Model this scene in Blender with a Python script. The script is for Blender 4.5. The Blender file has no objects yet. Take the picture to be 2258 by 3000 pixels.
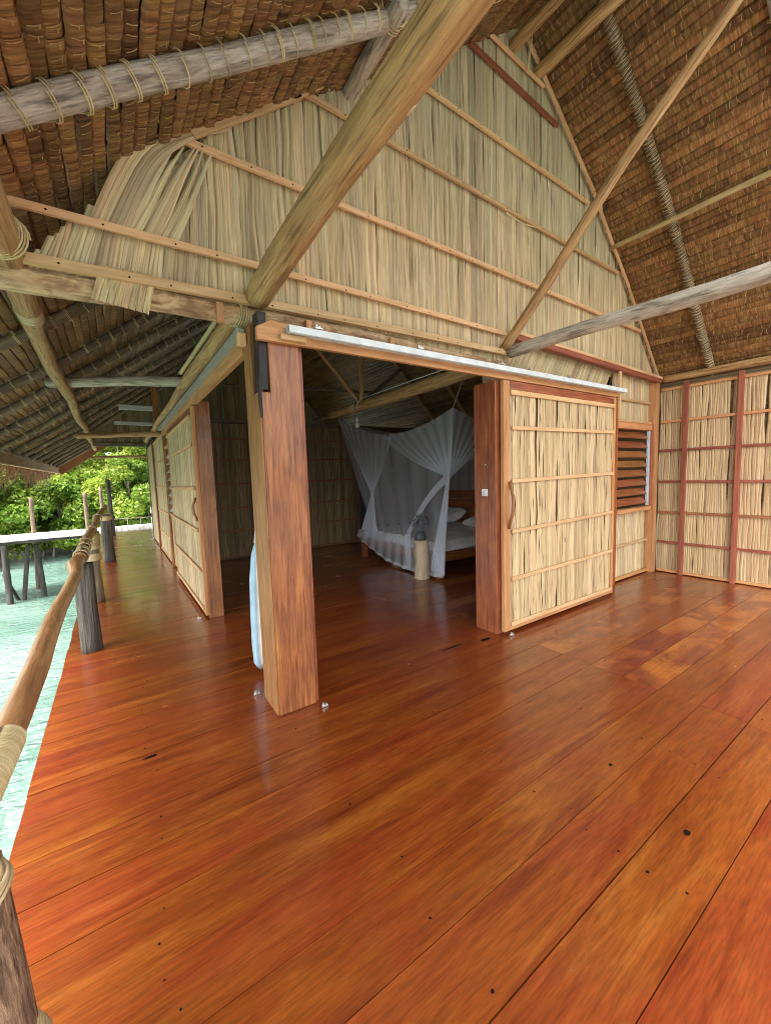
import bpy, math, random
import numpy as np
from mathutils import Vector, Matrix

# ------------------------------------------------------------------ camera
scene = bpy.context.scene
COL = scene.collection
H = 1.6
yaw, pitch, roll = 0.5934, -0.0917, -0.0326
fw = Vector((math.sin(yaw)*math.cos(pitch), math.cos(yaw)*math.cos(pitch), math.sin(pitch)))
rt = Vector((math.cos(yaw), -math.sin(yaw), 0)); up = rt.cross(fw)
r2 = rt*math.cos(roll) + up*math.sin(roll); u2 = -rt*math.sin(roll) + up*math.cos(roll)
cd = bpy.data.cameras.new("camera"); cam = bpy.data.objects.new("camera", cd); COL.objects.link(cam)
cd.sensor_fit = 'VERTICAL'; cd.sensor_height = 24; cd.sensor_width = 24
cd.lens = 1168.4/3000*24; cd.clip_start = 0.02; cd.clip_end = 600
m = Matrix.Identity(4)
for i in range(3):
    m[i][0] = r2[i]; m[i][1] = u2[i]; m[i][2] = -fw[i]
m[0][3], m[1][3], m[2][3] = 0, 0, H
cam.matrix_world = m
scene.camera = cam

# ------------------------------------------------------------------ world, sun, exposure
SUN_EL, SUN_AZ = 57, 255
w = bpy.data.worlds.new("World"); scene.world = w; w.use_nodes = True
nt = w.node_tree; nt.nodes.clear()
sky = nt.nodes.new('ShaderNodeTexSky'); sky.sky_type = 'NISHITA'; sky.sun_disc = False
sky.sun_elevation = math.radians(SUN_EL); sky.sun_rotation = math.radians(SUN_AZ)
sky.air_density = 1.0; sky.dust_density = 4.0; sky.ozone_density = 1.0
hs = nt.nodes.new('ShaderNodeHueSaturation'); hs.inputs['Saturation'].default_value = 0.12; hs.inputs['Value'].default_value = 1.0
bg = nt.nodes.new('ShaderNodeBackground'); bg.inputs['Strength'].default_value = 0.15
wo = nt.nodes.new('ShaderNodeOutputWorld')
nt.links.new(sky.outputs[0], hs.inputs['Color']); nt.links.new(hs.outputs[0], bg.inputs[0]); nt.links.new(bg.outputs[0], wo.inputs[0])
sd = bpy.data.lights.new("sun", 'SUN'); sun = bpy.data.objects.new("sun", sd); COL.objects.link(sun)
sd.energy = 1.4; sd.angle = math.radians(14); sd.color = (1.0, 0.94, 0.86)
az, el = math.radians(SUN_AZ), math.radians(SUN_EL)
sdir = Vector((math.sin(az)*math.cos(el), math.cos(az)*math.cos(el), math.sin(el)))
sun.rotation_euler = (-sdir).to_track_quat('-Z', 'Y').to_euler()
scene.view_settings.view_transform = 'Standard'; scene.view_settings.look = 'None'
scene.view_settings.gamma = 1; scene.view_settings.exposure = 2.4
scene.cycles.max_bounces = 10; scene.cycles.diffuse_bounces = 6; scene.cycles.glossy_bounces = 4
scene.cycles.transparent_max_bounces = 24; scene.cycles.use_denoising = True
scene.cycles.sample_clamp_indirect = 6
scene.cycles.filter_width = 1.0; scene.cycles.denoising_prefilter = 'ACCURATE'

rng = np.random.default_rng(7)
random.seed(7)

# ------------------------------------------------------------------ materials
def new_mat(name):
    mt = bpy.data.materials.new(name); mt.use_nodes = True
    n = mt.node_tree; n.nodes.clear()
    out = n.nodes.new('ShaderNodeOutputMaterial'); b = n.nodes.new('ShaderNodeBsdfPrincipled')
    n.links.new(b.outputs[0], out.inputs[0])
    return mt, n, b

def ramp(n, stops):
    r = n.nodes.new('ShaderNodeValToRGB'); e = r.color_ramp.elements
    while len(e) < len(stops): e.new(0.5)
    for k, (p, c) in enumerate(stops):
        e[k].position = p; e[k].color = (*c, 1)
    return r

def streak(name, cols, su=1.0, sv=18.0, rough=0.6, bump=0.3, coat=0.0, rnd=0.5, huevar=0.03, dist=0.4,
           fine=60.0, fal=None, fineamt=0.25, blotch=None, blotch_amt=0.0, blotch_scale=1.5, bdist=0.004, coat_rough=0.1, spec=0.5, crack=0.0, zmix=None):
    """wood, bark, leaf: noise stretched along the piece's own length (attribute lc), tone varied per piece (attribute rnd)"""
    mt, n, b = new_mat(name); L = n.links.new
    at = n.nodes.new('ShaderNodeAttribute'); at.attribute_name = 'lc'
    ar = n.nodes.new('ShaderNodeAttribute'); ar.attribute_name = 'rnd'
    off = n.nodes.new('ShaderNodeVectorMath'); off.operation = 'MULTIPLY_ADD'
    cmb = n.nodes.new('ShaderNodeCombineXYZ')
    mul = n.nodes.new('ShaderNodeMath'); mul.operation = 'MULTIPLY'; mul.inputs[1].default_value = 37.0
    L(ar.outputs['Fac'], mul.inputs[0])
    for i in range(3): L(mul.outputs[0], cmb.inputs[i])
    off.inputs[1].default_value = (1, 1, 1); L(at.outputs['Vector'], off.inputs[0]); L(cmb.outputs[0], off.inputs[2])
    fineamt = fineamt*2.0
    def noise(scv, scale, detail, d):
        mp = n.nodes.new('ShaderNodeMapping'); mp.inputs['Scale'].default_value = scv
        L(off.outputs[0], mp.inputs['Vector'])
        q = n.nodes.new('ShaderNodeTexNoise'); q.inputs['Scale'].default_value = scale; q.inputs['Detail'].default_value = detail
        q.inputs['Roughness'].default_value = 0.62; q.inputs['Distortion'].default_value = d
        L(mp.outputs[0], q.inputs['Vector']); return q
    n1 = noise((su, sv, sv), 1.0, 6, dist)
    n2 = noise((fal or su*3, fine, fine), 1.0, 4, 0.0)
    rp = ramp(n, [(0.28 + 0.44*k/(len(cols)-1), c) for k, c in enumerate(cols)])
    L(n1.outputs['Fac'], rp.inputs[0])
    col = rp.outputs[0]
    if blotch is not None:
        n3 = noise((1, 1.3, 1.3), blotch_scale, 5, 0.8)
        mx = n.nodes.new('ShaderNodeMix'); mx.data_type = 'RGBA'
        r3 = ramp(n, [(0.45, (0, 0, 0)), (0.62, (blotch_amt,)*3)])
        L(n3.outputs['Fac'], r3.inputs[0]); L(r3.outputs[0], mx.inputs['Factor'])
        L(col, mx.inputs['A']); mx.inputs['B'].default_value = (*blotch, 1); col = mx.outputs['Result']
    if zmix is not None:   # leaves of a paler, greener batch from height z0 to z1 up
        sp = n.nodes.new('ShaderNodeSeparateXYZ'); L(at.outputs['Vector'], sp.inputs[0])
        ad_ = n.nodes.new('ShaderNodeMath'); ad_.operation = 'MULTIPLY_ADD'; ad_.inputs[1].default_value = .9; L(n1.outputs['Fac'], ad_.inputs[0]); L(sp.outputs[0], ad_.inputs[2])
        mz = n.nodes.new('ShaderNodeMapRange'); mz.inputs['From Min'].default_value = zmix[0]; mz.inputs['From Max'].default_value = zmix[1]
        mz.inputs['To Max'].default_value = zmix[3]; L(ad_.outputs[0], mz.inputs['Value'])
        mx2 = n.nodes.new('ShaderNodeMix'); mx2.data_type = 'RGBA'; L(mz.outputs[0], mx2.inputs['Factor']); L(col, mx2.inputs['A']); mx2.inputs['B'].default_value = (*zmix[2], 1); col = mx2.outputs['Result']
    hv = n.nodes.new('ShaderNodeHueSaturation')
    # value = 1 + rnd*(r-.5) + fine*(noise-.5)
    m1 = n.nodes.new('ShaderNodeMath'); m1.operation = 'MULTIPLY_ADD'; m1.inputs[1].default_value = rnd; m1.inputs[2].default_value = 1 - rnd/2
    L(ar.outputs['Fac'], m1.inputs[0])
    m2 = n.nodes.new('ShaderNodeMath'); m2.operation = 'MULTIPLY_ADD'; m2.inputs[1].default_value = fineamt*2
    L(n2.outputs['Fac'], m2.inputs[0])
    m3 = n.nodes.new('ShaderNodeMath'); m3.operation = 'ADD'; m3.inputs[1].default_value = -fineamt
    L(m1.outputs[0], m2.inputs[2]); L(m2.outputs[0], m3.inputs[0]); L(m3.outputs[0], hv.inputs['Value'])
    # hue from a scrambled rnd
    f = n.nodes.new('ShaderNodeMath'); f.operation = 'MULTIPLY'; f.inputs[1].default_value = 7.31; L(ar.outputs['Fac'], f.inputs[0])
    fr = n.nodes.new('ShaderNodeMath'); fr.operation = 'FRACT'; L(f.outputs[0], fr.inputs[0])
    mh = n.nodes.new('ShaderNodeMath'); mh.operation = 'MULTIPLY_ADD'; mh.inputs[1].default_value = huevar; mh.inputs[2].default_value = 0.5 - huevar/2
    L(fr.outputs[0], mh.inputs[0]); L(mh.outputs[0], hv.inputs['Hue'])
    L(col, hv.inputs['Color'])
    outc = hv.outputs[0]
    if crack:
        n4 = noise((su*1.5, fine*.45, fine*.45), 1.0, 3, 0.1)
        mr = n.nodes.new('ShaderNodeMapRange'); mr.inputs['From Min'].default_value = .34; mr.inputs['From Max'].default_value = .46
        mr.inputs['To Min'].default_value = 1-crack; mr.inputs['To Max'].default_value = 1.0; L(n4.outputs['Fac'], mr.inputs['Value'])
        mm_ = n.nodes.new('ShaderNodeMix'); mm_.data_type = 'RGBA'; mm_.blend_type = 'MULTIPLY'; mm_.inputs['Factor'].default_value = 1
        cb = n.nodes.new('ShaderNodeCombineColor'); 
        for i in range(3): L(mr.outputs[0], cb.inputs[i])
        L(outc, mm_.inputs['A']); L(cb.outputs[0], mm_.inputs['B']); outc = mm_.outputs['Result']
    L(outc, b.inputs['Base Color'])
    b.inputs['Roughness'].default_value = rough; b.inputs['Specular IOR Level'].default_value = spec
    b.inputs['Coat Weight'].default_value = coat; b.inputs['Coat Roughness'].default_value = coat_rough
    if bump:
        bp = n.nodes.new('ShaderNodeBump'); bp.inputs['Strength'].default_value = bump; bp.inputs['Distance'].default_value = bdist
        ad = n.nodes.new('ShaderNodeMath'); ad.operation = 'ADD'
        L(n1.outputs['Fac'], ad.inputs[0]); L(n2.outputs['Fac'], ad.inputs[1]); L(ad.outputs[0], bp.inputs['Height'])
        L(bp.outputs[0], b.inputs['Normal'])
    return mt

def flat(name, c, rough=0.5, metal=0.0, spec=0.5):
    mt, n, b = new_mat(name); b.inputs['Base Color'].default_value = (*c, 1)
    b.inputs['Roughness'].default_value = rough; b.inputs['Metallic'].default_value = metal; b.inputs['Specular IOR Level'].default_value = spec
    tc = n.nodes.new('ShaderNodeTexCoord'); q = n.nodes.new('ShaderNodeTexNoise'); q.inputs['Scale'].default_value = 9; q.inputs['Detail'].default_value = 5
    n.links.new(tc.outputs['Object'], q.inputs['Vector'])
    r = ramp(n, [(0.3, tuple(x*0.82 for x in c)), (0.7, tuple(min(1, x*1.08) for x in c))])
    n.links.new(q.outputs['Fac'], r.inputs[0]); n.links.new(r.outputs[0], b.inputs['Base Color'])
    return mt

M = {}
M['red'] = streak('red_hardwood', [(.11, .034, .012), (.26, .080, .024), (.37, .13, .037), (.46, .20, .06)], su=2.6, sv=44, rough=.42, bump=.3, coat=.25, rnd=.25, fine=150, fineamt=.22, dist=.7, blotch=(.13, .04, .02), blotch_amt=.3, blotch_scale=3.2, crack=.35)
M['orange'] = streak('orange_sawn_wood', [(.38, .16, .06), (.53, .255, .10), (.63, .345, .155)], su=2, sv=30, rough=.6, bump=.25, rnd=.3, huevar=.012, fineamt=.14)
M['batten'] = streak('pale_batten_wood', [(.47, .27, .12), (.62, .39, .19), (.71, .49, .26)], su=2, sv=30, rough=.65, bump=.2, rnd=.3, huevar=.012, fineamt=.12)
M['redbatten'] = streak('red_batten_wood', [(.17, .055, .026), (.30, .10, .045), (.40, .155, .07)], su=2, sv=30, rough=.6, bump=.2, rnd=.35, fineamt=.15)
M['log'] = streak('peeled_log', [(.15, .085, .035), (.38, .225, .09), (.52, .33, .14), (.58, .42, .21)], su=1.8, sv=26, rough=.7, bump=.9, rnd=.2, huevar=.008, fineamt=.25, blotch=(.42, .19, .07), blotch_amt=.5, blotch_scale=2.2, bdist=.008, fine=110, dist=.9, crack=.55)
M['barklog'] = streak('rough_bark_log', [(.20, .11, .05), (.48, .32, .155), (.62, .46, .25), (.68, .54, .33)], su=3, sv=9, rough=.8, bump=1.0, rnd=.2, fineamt=.3, dist=1.8, bdist=.014, blotch=(.28, .165, .085), blotch_amt=.7, blotch_scale=9, crack=.4)
M['mottle'] = streak('mottled_bark', [(.035, .022, .014), (.13, .075, .04), (.34, .22, .12), (.55, .40, .24)], su=4, sv=22, rough=.8, bump=1.0, rnd=.1, fineamt=.25, dist=2.0, bdist=.01, crack=.4)
M['greylog'] = streak('grey_weathered_log', [(.16, .125, .09), (.38, .32, .25), (.52, .46, .38), (.6, .54, .45)], su=3, sv=16, rough=.8, bump=.9, rnd=.35, fineamt=.3, dist=.8, bdist=.010, crack=.5, fine=90)
M['darkrafter'] = streak('brown_rafter', [(.07, .05, .03), (.17, .125, .08), (.27, .21, .14)], su=3, sv=16, rough=.85, bump=.8, rnd=.4, fineamt=.2)
M['charlog'] = streak('dark_weathered_post', [(.025, .02, .018), (.09, .075, .062), (.18, .155, .13)], su=1.2, sv=16, rough=.8, bump=1.0, rnd=.2, fineamt=.4, dist=1.0, bdist=.014, crack=.6)
M['rail'] = streak('smooth_orange_rail', [(.25, .115, .045), (.43, .215, .085), (.55, .32, .14)], su=2.5, sv=18, rough=.38, bump=.4, coat=.2, rnd=.1, fineamt=.3, dist=1.2, crack=.35, fine=110)
M['fascia'] = streak('brown_fascia', [(.14, .085, .04), (.25, .16, .08), (.33, .22, .12)], su=1.5, sv=14, rough=.7, bump=.3, rnd=.2)
M['olive'] = streak('olive_brown_board', [(.19, .08, .028), (.33, .155, .052), (.43, .225, .08)], su=2, sv=34, rough=.5, bump=.3, rnd=.2, huevar=.005, fineamt=.2, crack=.3)
M['bamboo'] = streak('bamboo', [(.36, .26, .12), (.5, .38, .19), (.58, .46, .25)], su=2, sv=14, rough=.5, bump=.2, rnd=.2)
M['raffia'] = streak('raffia_cord', [(.35, .25, .11), (.55, .43, .22), (.68, .57, .35)], su=4, sv=60, rough=.6, bump=.2, rnd=.5)
M['thread'] = streak('stitch_thread', [(.38, .25, .11), (.55, .41, .21)], su=4, sv=60, rough=.6, bump=0, rnd=.5)
M['leaf'] = streak('dried_palm_leaf', [(.30, .195, .10), (.51, .375, .195), (.62, .475, .26), (.71, .585, .355)], su=.8, sv=42, rough=.62, bump=.35, rnd=.5, huevar=.028, fineamt=.26, fine=190, dist=.2, blotch=(.44, .42, .29), blotch_amt=.4, blotch_scale=.8, crack=.4, zmix=(4.1, 5.2, (.48, .49, .33), .35))
M['leafwarm'] = streak('straw_palm_leaf', [(.29, .185, .09), (.49, .355, .18), (.60, .455, .25), (.68, .55, .33)], su=.8, sv=42, rough=.62, bump=.35, rnd=.42, huevar=.025, fineamt=.24, fine=190, dist=.2, crack=.25)
M['leafdark'] = streak('aged_palm_leaf', [(.10, .065, .03), (.24, .165, .08), (.36, .26, .13)], su=.8, sv=38, rough=.62, bump=.35, rnd=.7, huevar=.03, fineamt=.25, fine=150, dist=.2, crack=.5)  # darker leaf tone for backings, bedroom wall and far screen
M['thatch'] = streak('sago_thatch', [(.07, .030, .010), (.185, .088, .029), (.29, .155, .053), (.39, .26, .12)], su=4, sv=60, rough=.45, bump=.4, rnd=.95, huevar=.025, fineamt=.3, fine=190, dist=.3, crack=.3)
M['fringe'] = streak('grass_fringe', [(.09, .035, .018), (.28, .14, .07), (.52, .36, .22)], su=2, sv=30, rough=.8, bump=0, rnd=.8)
M['metal'] = flat('white_enamel_track', (.72, .78, .80), .35, 0.0)
M['greytrack'] = flat('greenish_grey_track', (.34, .37, .33), .45, 0.0)
M['steel'] = flat('bright_steel', (.7, .7, .7), .3, .9)
M['white'] = flat('white_plastic', (.78, .78, .74), .4)
M['black'] = streak('charred_black_wood', [(.008, .007, .006), (.022, .018, .015), (.05, .04, .03)], su=3, sv=20, rough=.55, bump=.8, rnd=.2)
M['dark'] = flat('dark_gap', (.008, .006, .005), .9, spec=.1)
M['glass'] = flat('louvre_clip_plastic', (.55, .66, .70), .35)
M['sheet'] = flat('white_bed_sheet', (.8, .8, .82), .85)
M['lampdark'] = flat('dark_lampshade', (.10, .11, .13), .5)
M['stump'] = streak('peeled_stump', [(.38, .28, .16), (.56, .45, .29), (.66, .55, .38)], su=3, sv=9, rough=.75, bump=.5, rnd=.1)
M['darkdoor'] = flat('dark_blue_door', (.05, .07, .11), .6)

# varnished floor
def floor_mat(cols, blotch, amt, nm):
    mt = streak(nm, cols, su=1.1, sv=9, rough=.4, bump=.14, coat=1.0, spec=.2, fal=11,
                rnd=.18, huevar=.007, fineamt=.34, fine=120, dist=1.0, blotch=blotch, blotch_amt=amt*.8, blotch_scale=1.6, bdist=.0025, coat_rough=.07, crack=.22)
    n = mt.node_tree; b = [q for q in n.nodes if q.type == 'BSDF_PRINCIPLED'][0]
    # gentle cupping and brush marks in the varnish coat
    at = n.nodes.new('ShaderNodeAttribute'); at.attribute_name = 'lc'
    mp = n.nodes.new('ShaderNodeMapping'); mp.inputs['Scale'].default_value = (1.2, 14, 1)
    q = n.nodes.new('ShaderNodeTexNoise'); q.inputs['Scale'].default_value = 1.6; q.inputs['Detail'].default_value = 4
    bp = n.nodes.new('ShaderNodeBump'); bp.inputs['Strength'].default_value = .5; bp.inputs['Distance'].default_value = .004
    n.links.new(at.outputs['Vector'], mp.inputs[0]); n.links.new(mp.outputs[0], q.inputs['Vector']); n.links.new(q.outputs['Fac'], bp.inputs['Height'])
    n.links.new(bp.outputs[0], b.inputs['Coat Normal'])
    q2 = n.nodes.new('ShaderNodeTexNoise'); q2.inputs['Scale'].default_value = 2.3; q2.inputs['Detail'].default_value = 6
    n.links.new(at.outputs['Vector'], q2.inputs['Vector'])
    r = ramp(n, [(0.35, (.10, .10, .10)), (0.7, (.28, .28, .28))]); n.links.new(q2.outputs['Fac'], r.inputs[0]); n.links.new(r.outputs[0], b.inputs['Coat Roughness'])
    return mt
M['floor'] = floor_mat([(.095, .014, .003), (.165, .032, .005), (.215, .052, .007), (.275, .084, .014)], (.19, .022, .008), .55, 'varnished_floor')
M['floor2'] = floor_mat([(.095, .013, .007), (.15, .024, .009), (.20, .040, .012), (.28, .075, .018)], (.46, .15, .02), .8, 'dark_varnished_floor')

def net_mat():
    mt = bpy.data.materials.new('mosquito_net'); mt.use_nodes = True; n = mt.node_tree; n.nodes.clear()
    out = n.nodes.new('ShaderNodeOutputMaterial'); tr = n.nodes.new('ShaderNodeBsdfTransparent'); df = n.nodes.new('ShaderNodeBsdfDiffuse')
    df.inputs[0].default_value = (.80, .86, .96, 1)
    ts = n.nodes.new('ShaderNodeBsdfTranslucent'); ts.inputs[0].default_value = (.80, .86, .96, 1)
    ad = n.nodes.new('ShaderNodeMixShader'); ad.inputs[0].default_value = .5
    mx = n.nodes.new('ShaderNodeMixShader')
    at0 = n.nodes.new('ShaderNodeAttribute'); at0.attribute_name = 'rnd'
    at = n.nodes.new('ShaderNodeMath'); at.operation = 'MULTIPLY'; at.inputs[1].default_value = 3.8; at.use_clamp = True; n.links.new(at0.outputs['Fac'], at.inputs[0])
    n.links.new(df.outputs[0], ad.inputs[1]); n.links.new(ts.outputs[0], ad.inputs[2])
    n.links.new(at.outputs[0], mx.inputs[0]); n.links.new(tr.outputs[0], mx.inputs[1]); n.links.new(ad.outputs[0], mx.inputs[2])
    n.links.new(mx.outputs[0], out.inputs[0]); return mt
M['net'] = net_mat()

def water_mat():
    mt, n, b = new_mat('lagoon_water')
    tc = n.nodes.new('ShaderNodeTexCoord'); q = n.nodes.new('ShaderNodeTexNoise'); q.inputs['Scale'].default_value = .35; q.inputs['Detail'].default_value = 6
    n.links.new(tc.outputs['Object'], q.inputs['Vector'])
    r = ramp(n, [(0.3, (.075, .15, .115)), (0.5, (.13, .225, .18)), (0.72, (.22, .32, .27))]); n.links.new(q.outputs['Fac'], r.inputs[0]); n.links.new(r.outputs[0], b.inputs['Base Color'])
    b.inputs['Roughness'].default_value = .06
    mp = n.nodes.new('ShaderNodeMapping'); mp.inputs['Scale'].default_value = (1, 2.2, 1); n.links.new(tc.outputs['Object'], mp.inputs[0])
    w1 = n.nodes.new('ShaderNodeTexNoise'); w1.inputs['Scale'].default_value = 2.6; w1.inputs['Detail'].default_value = 6; w1.inputs['Distortion'].default_value = .8
    n.links.new(mp.outputs[0], w1.inputs['Vector'])
    bp = n.nodes.new('ShaderNodeBump'); bp.inputs['Strength'].default_value = 1; bp.inputs['Distance'].default_value = .13
    n.links.new(w1.outputs['Fac'], bp.inputs['Height']); n.links.new(bp.outputs[0], b.inputs['Normal'])
    return mt
M['water'] = water_mat()

def leafgreen(name, a, c, d):
    mt, n, b = new_mat(name)
    ar = n.nodes.new('ShaderNodeAttribute'); ar.attribute_name = 'rnd'
    r = ramp(n, [(0.0, a), (0.55, c), (1.0, d)]); n.links.new(ar.outputs['Fac'], r.inputs[0]); n.links.new(r.outputs[0], b.inputs['Base Color'])
    b.inputs['Roughness'].default_value = .45
    out = [q for q in n.nodes if q.type == 'OUTPUT_MATERIAL'][0]
    ts = n.nodes.new('ShaderNodeBsdfTranslucent'); n.links.new(r.outputs[0], ts.inputs[0])
    mx = n.nodes.new('ShaderNodeMixShader'); mx.inputs[0].default_value = .35
    n.links.new(b.outputs[0], mx.inputs[1]); n.links.new(ts.outputs[0], mx.inputs[2]); n.links.new(mx.outputs[0], out.inputs[0])
    return mt
M['mangrove'] = leafgreen('mangrove_leaves', (.07, .16, .02), (.24, .36, .045), (.52, .53, .07))
M['planks'] = streak('bleached_planks', [(.42, .38, .34), (.60, .56, .52), (.72, .69, .65)], su=1, sv=9, rough=.8, bump=.3, rnd=.3)
M['seagrey'] = streak('grey_sea_post', [(.02, .017, .014), (.06, .052, .044), (.12, .105, .09)], su=2, sv=12, rough=.85, bump=.8, rnd=.3)

# ------------------------------------------------------------------ mesh builder
class MB:
    def __init__(s): s.V = []; s.F = []; s.L = []; s.R = []; s.MI = []; s.n = 0
    def add(s, v, f, lc, rnd, mi=0):
        v = np.asarray(v, float); s.V.append(v); s.L.append(np.asarray(lc, float))
        s.R.append(np.full(len(v), rnd) if np.isscalar(rnd) else np.asarray(rnd, float))
        for q in f: s.F.append(tuple(int(i)+s.n for i in q))
        s.MI += [mi]*len(f); s.n += len(v)
    def box(s, a, b, rnd=None, mi=0, axis=None):
        a = np.minimum(np.array(a, float), np.array(b, float)), np.maximum(np.array(a, float), np.array(b, float)); lo, hi = a
        v = np.array([(x, y, z) for x in (lo[0], hi[0]) for y in (lo[1], hi[1]) for z in (lo[2], hi[2])])
        f = [(0, 1, 3, 2), (4, 6, 7, 5), (0, 4, 5, 1), (2, 3, 7, 6), (0, 2, 6, 4), (1, 5, 7, 3)]
        ax = int(np.argmax(hi-lo)) if axis is None else axis
        o = [ax]+[i for i in range(3) if i != ax]
        s.add(v, f, v[:, o], random.random() if rnd is None else rnd, mi)
    def beam(s, p0, p1, wd, ht, side=None, rnd=None, mi=0, sag=0.0, seg=1):
        """rectangular bar from p0 to p1; wd along side, ht along the third axis"""
        p0, p1 = np.array(p0, float), np.array(p1, float); d = p1-p0; ln = np.linalg.norm(d); d /= ln
        sd_ = np.array(side if side is not None else ((1, 0, 0) if abs(d[0]) < .9 else (0, 1, 0)), float)
        sd_ -= d*(sd_@d); sd_ /= np.linalg.norm(sd_); u_ = np.cross(d, sd_)
        vs, lc = [], []
        for i in range(seg+1):
            t = i/seg; c = p0+d*ln*t - np.array([0, 0, 1])*sag*4*t*(1-t)
            for a_, b_ in ((-1, -1), (1, -1), (1, 1), (-1, 1)):
                vs.append(c+sd_*a_*wd/2+u_*b_*ht/2); lc.append((t*ln, a_*wd/2, b_*ht/2))
        f = [(0, 3, 2, 1), (4*seg, 4*seg+1, 4*seg+2, 4*seg+3)]
        for i in range(seg):
            for k in range(4):
                f.append((4*i+k, 4*i+(k+1) % 4, 4*i+4+(k+1) % 4, 4*i+4+k))
        s.add(vs, f, lc, random.random() if rnd is None else rnd, mi)
    def tube(s, pts, rad, n=12, wob=0.0, bend=0.0, rnd=None, mi=0, cap=True, res=None, flatz=1.0):
        pts = np.array(pts, float)
        if np.isscalar(rad): rad = [rad]*len(pts)
        rad = np.array(rad, float)
        if res:   # resample
            seg = np.r_[0, np.cumsum(np.linalg.norm(np.diff(pts, axis=0), axis=1))]
            k = max(2, int(seg[-1]/res)+1); t = np.linspace(0, seg[-1], k)
            pts = np.stack([np.interp(t, seg, pts[:, i]) for i in range(3)], 1); rad = np.interp(t, seg, rad)
            if bend:
                ph = random.random()*6, random.random()*6
                nb = np.sin(t*2.1+ph[0])+.5*np.sin(t*4.7+ph[1])
                fade = np.minimum(1, np.minimum(t, seg[-1]-t)/.4)
                pts[:, 2] += bend*nb*fade*.6; pts[:, 0] += bend*np.cos(t*1.7+ph[1])*fade*.6
        k = len(pts); tan = np.gradient(pts, axis=0); tan /= np.linalg.norm(tan, axis=1)[:, None]+1e-9
        ref = np.array([0, 0, 1.0]) if abs(tan[0][2]) < .9 else np.array([1.0, 0, 0])
        vs, lc = [], []; ln = 0; ph = random.random()*6
        a = np.linspace(0, 2*np.pi, n, endpoint=False)
        nz = np.array([random.random() for _ in range(n)])
        for i in range(k):
            if i: ln += np.linalg.norm(pts[i]-pts[i-1])
            x = np.cross(tan[i], ref); x /= np.linalg.norm(x)+1e-9; y = np.cross(tan[i], x); ref = -y if False else ref
            rr = rad[i]*(1+wob*(np.sin(2*a+ph+ln*.8)*.5+np.sin(3*a+ln*2.3)*.35+(nz-.5)*.5+np.sin(ln*5.1+ph)*.3))
            vs.append(pts[i]+np.outer(rr*np.cos(a), x)+np.outer(rr*np.sin(a)*flatz, y))
            lc.append(np.stack([np.full(n, ln), rad[i]*np.cos(a), rad[i]*np.sin(a)], 1))
        f = []
        for i in range(k-1):
            for j in range(n):
                f.append((i*n+j, i*n+(j+1) % n, (i+1)*n+(j+1) % n, (i+1)*n+j))
        if cap: f += [tuple(range(n))[::-1], tuple(range((k-1)*n, k*n))]
        s.add(np.concatenate(vs), f, np.concatenate(lc), random.random() if rnd is None else rnd, mi)
    def ring(s, c, d, r, t, turns=1, pitch_=.01, mi=0, n=14, squash=1.0):
        """cord wound round an axis d through c"""
        c, d = np.array(c, float), np.array(d, float); d /= np.linalg.norm(d)
        x = np.cross(d, (0, 0, 1) if abs(d[2]) < .9 else (1, 0, 0)); x /= np.linalg.norm(x); y = np.cross(d, x)
        a = np.linspace(0, 2*np.pi*turns, int(n*turns)+1)
        tl = random.uniform(-.25, .25)
        pts = c+np.outer(np.cos(a)*(r+t*.6), x)+np.outer(np.sin(a)*(r+t*.6)*squash, y)+np.outer((a/(2*np.pi)-turns/2)*pitch_+np.cos(a)*r*tl, d)
        s.tube(pts, t, n=5, mi=mi, cap=False)
    def patches(s, P, rnd, lc=None, mi=0):
        """P (N,a,b,3): N little grids"""
        N, a, b, _ = P.shape; idx = np.arange(a*b).reshape(a, b)
        q = np.stack([idx[:-1, :-1], idx[:-1, 1:], idx[1:, 1:], idx[1:, :-1]], -1).reshape(-1, 4)
        F = (q[None]+(np.arange(N)*a*b)[:, None, None]).reshape(-1, 4)+s.n
        s.F += [tuple(x) for x in F.tolist()]; s.MI += [mi]*len(F)
        s.V.append(P.reshape(-1, 3)); s.L.append((P if lc is None else lc).reshape(-1, 3)); s.R.append(np.repeat(rnd, a*b)); s.n += N*a*b
    def build(s, name, mats, parent=None, smooth=False, bevel=0.0):
        me = bpy.data.meshes.new(name)
        V = np.concatenate(s.V); me.from_pydata(V.tolist(), [], s.F); me.update()
        a = me.attributes.new('lc', 'FLOAT_VECTOR', 'POINT'); a.data.foreach_set('vector', np.concatenate(s.L).astype(np.float32).ravel())
        a = me.attributes.new('rnd', 'FLOAT', 'POINT'); a.data.foreach_set('value', np.concatenate(s.R).astype(np.float32))
        for mm in (mats if isinstance(mats, (list, tuple)) else [mats]): me.materials.append(M[mm] if isinstance(mm, str) else mm)
        me.polygons.foreach_set('material_index', s.MI)
        if smooth: me.polygons.foreach_set('use_smooth', [True]*len(me.polygons))
        o = bpy.data.objects.new(name, me); COL.objects.link(o)
        if bevel:
            md = o.modifiers.new('bevel', 'BEVEL'); md.width = bevel; md.segments = 2; md.limit_method = 'ANGLE'
        if parent:
            o.parent = parent; o.matrix_parent_inverse = Matrix.Translation(-parent.location)
        return o

def thing(name, loc, label, cat, group=None):
    o = bpy.data.objects.new(name, None); COL.objects.link(o); o.location = loc; o.empty_display_size = .1
    o['label'] = label; o['category'] = cat
    if group: o['group'] = group
    return o
def tag(o, label, cat, group=None):
    o['label'] = label; o['category'] = cat
    if group: o['group'] = group
    return o
def structure(o): o['kind'] = 'structure'; return o

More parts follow.
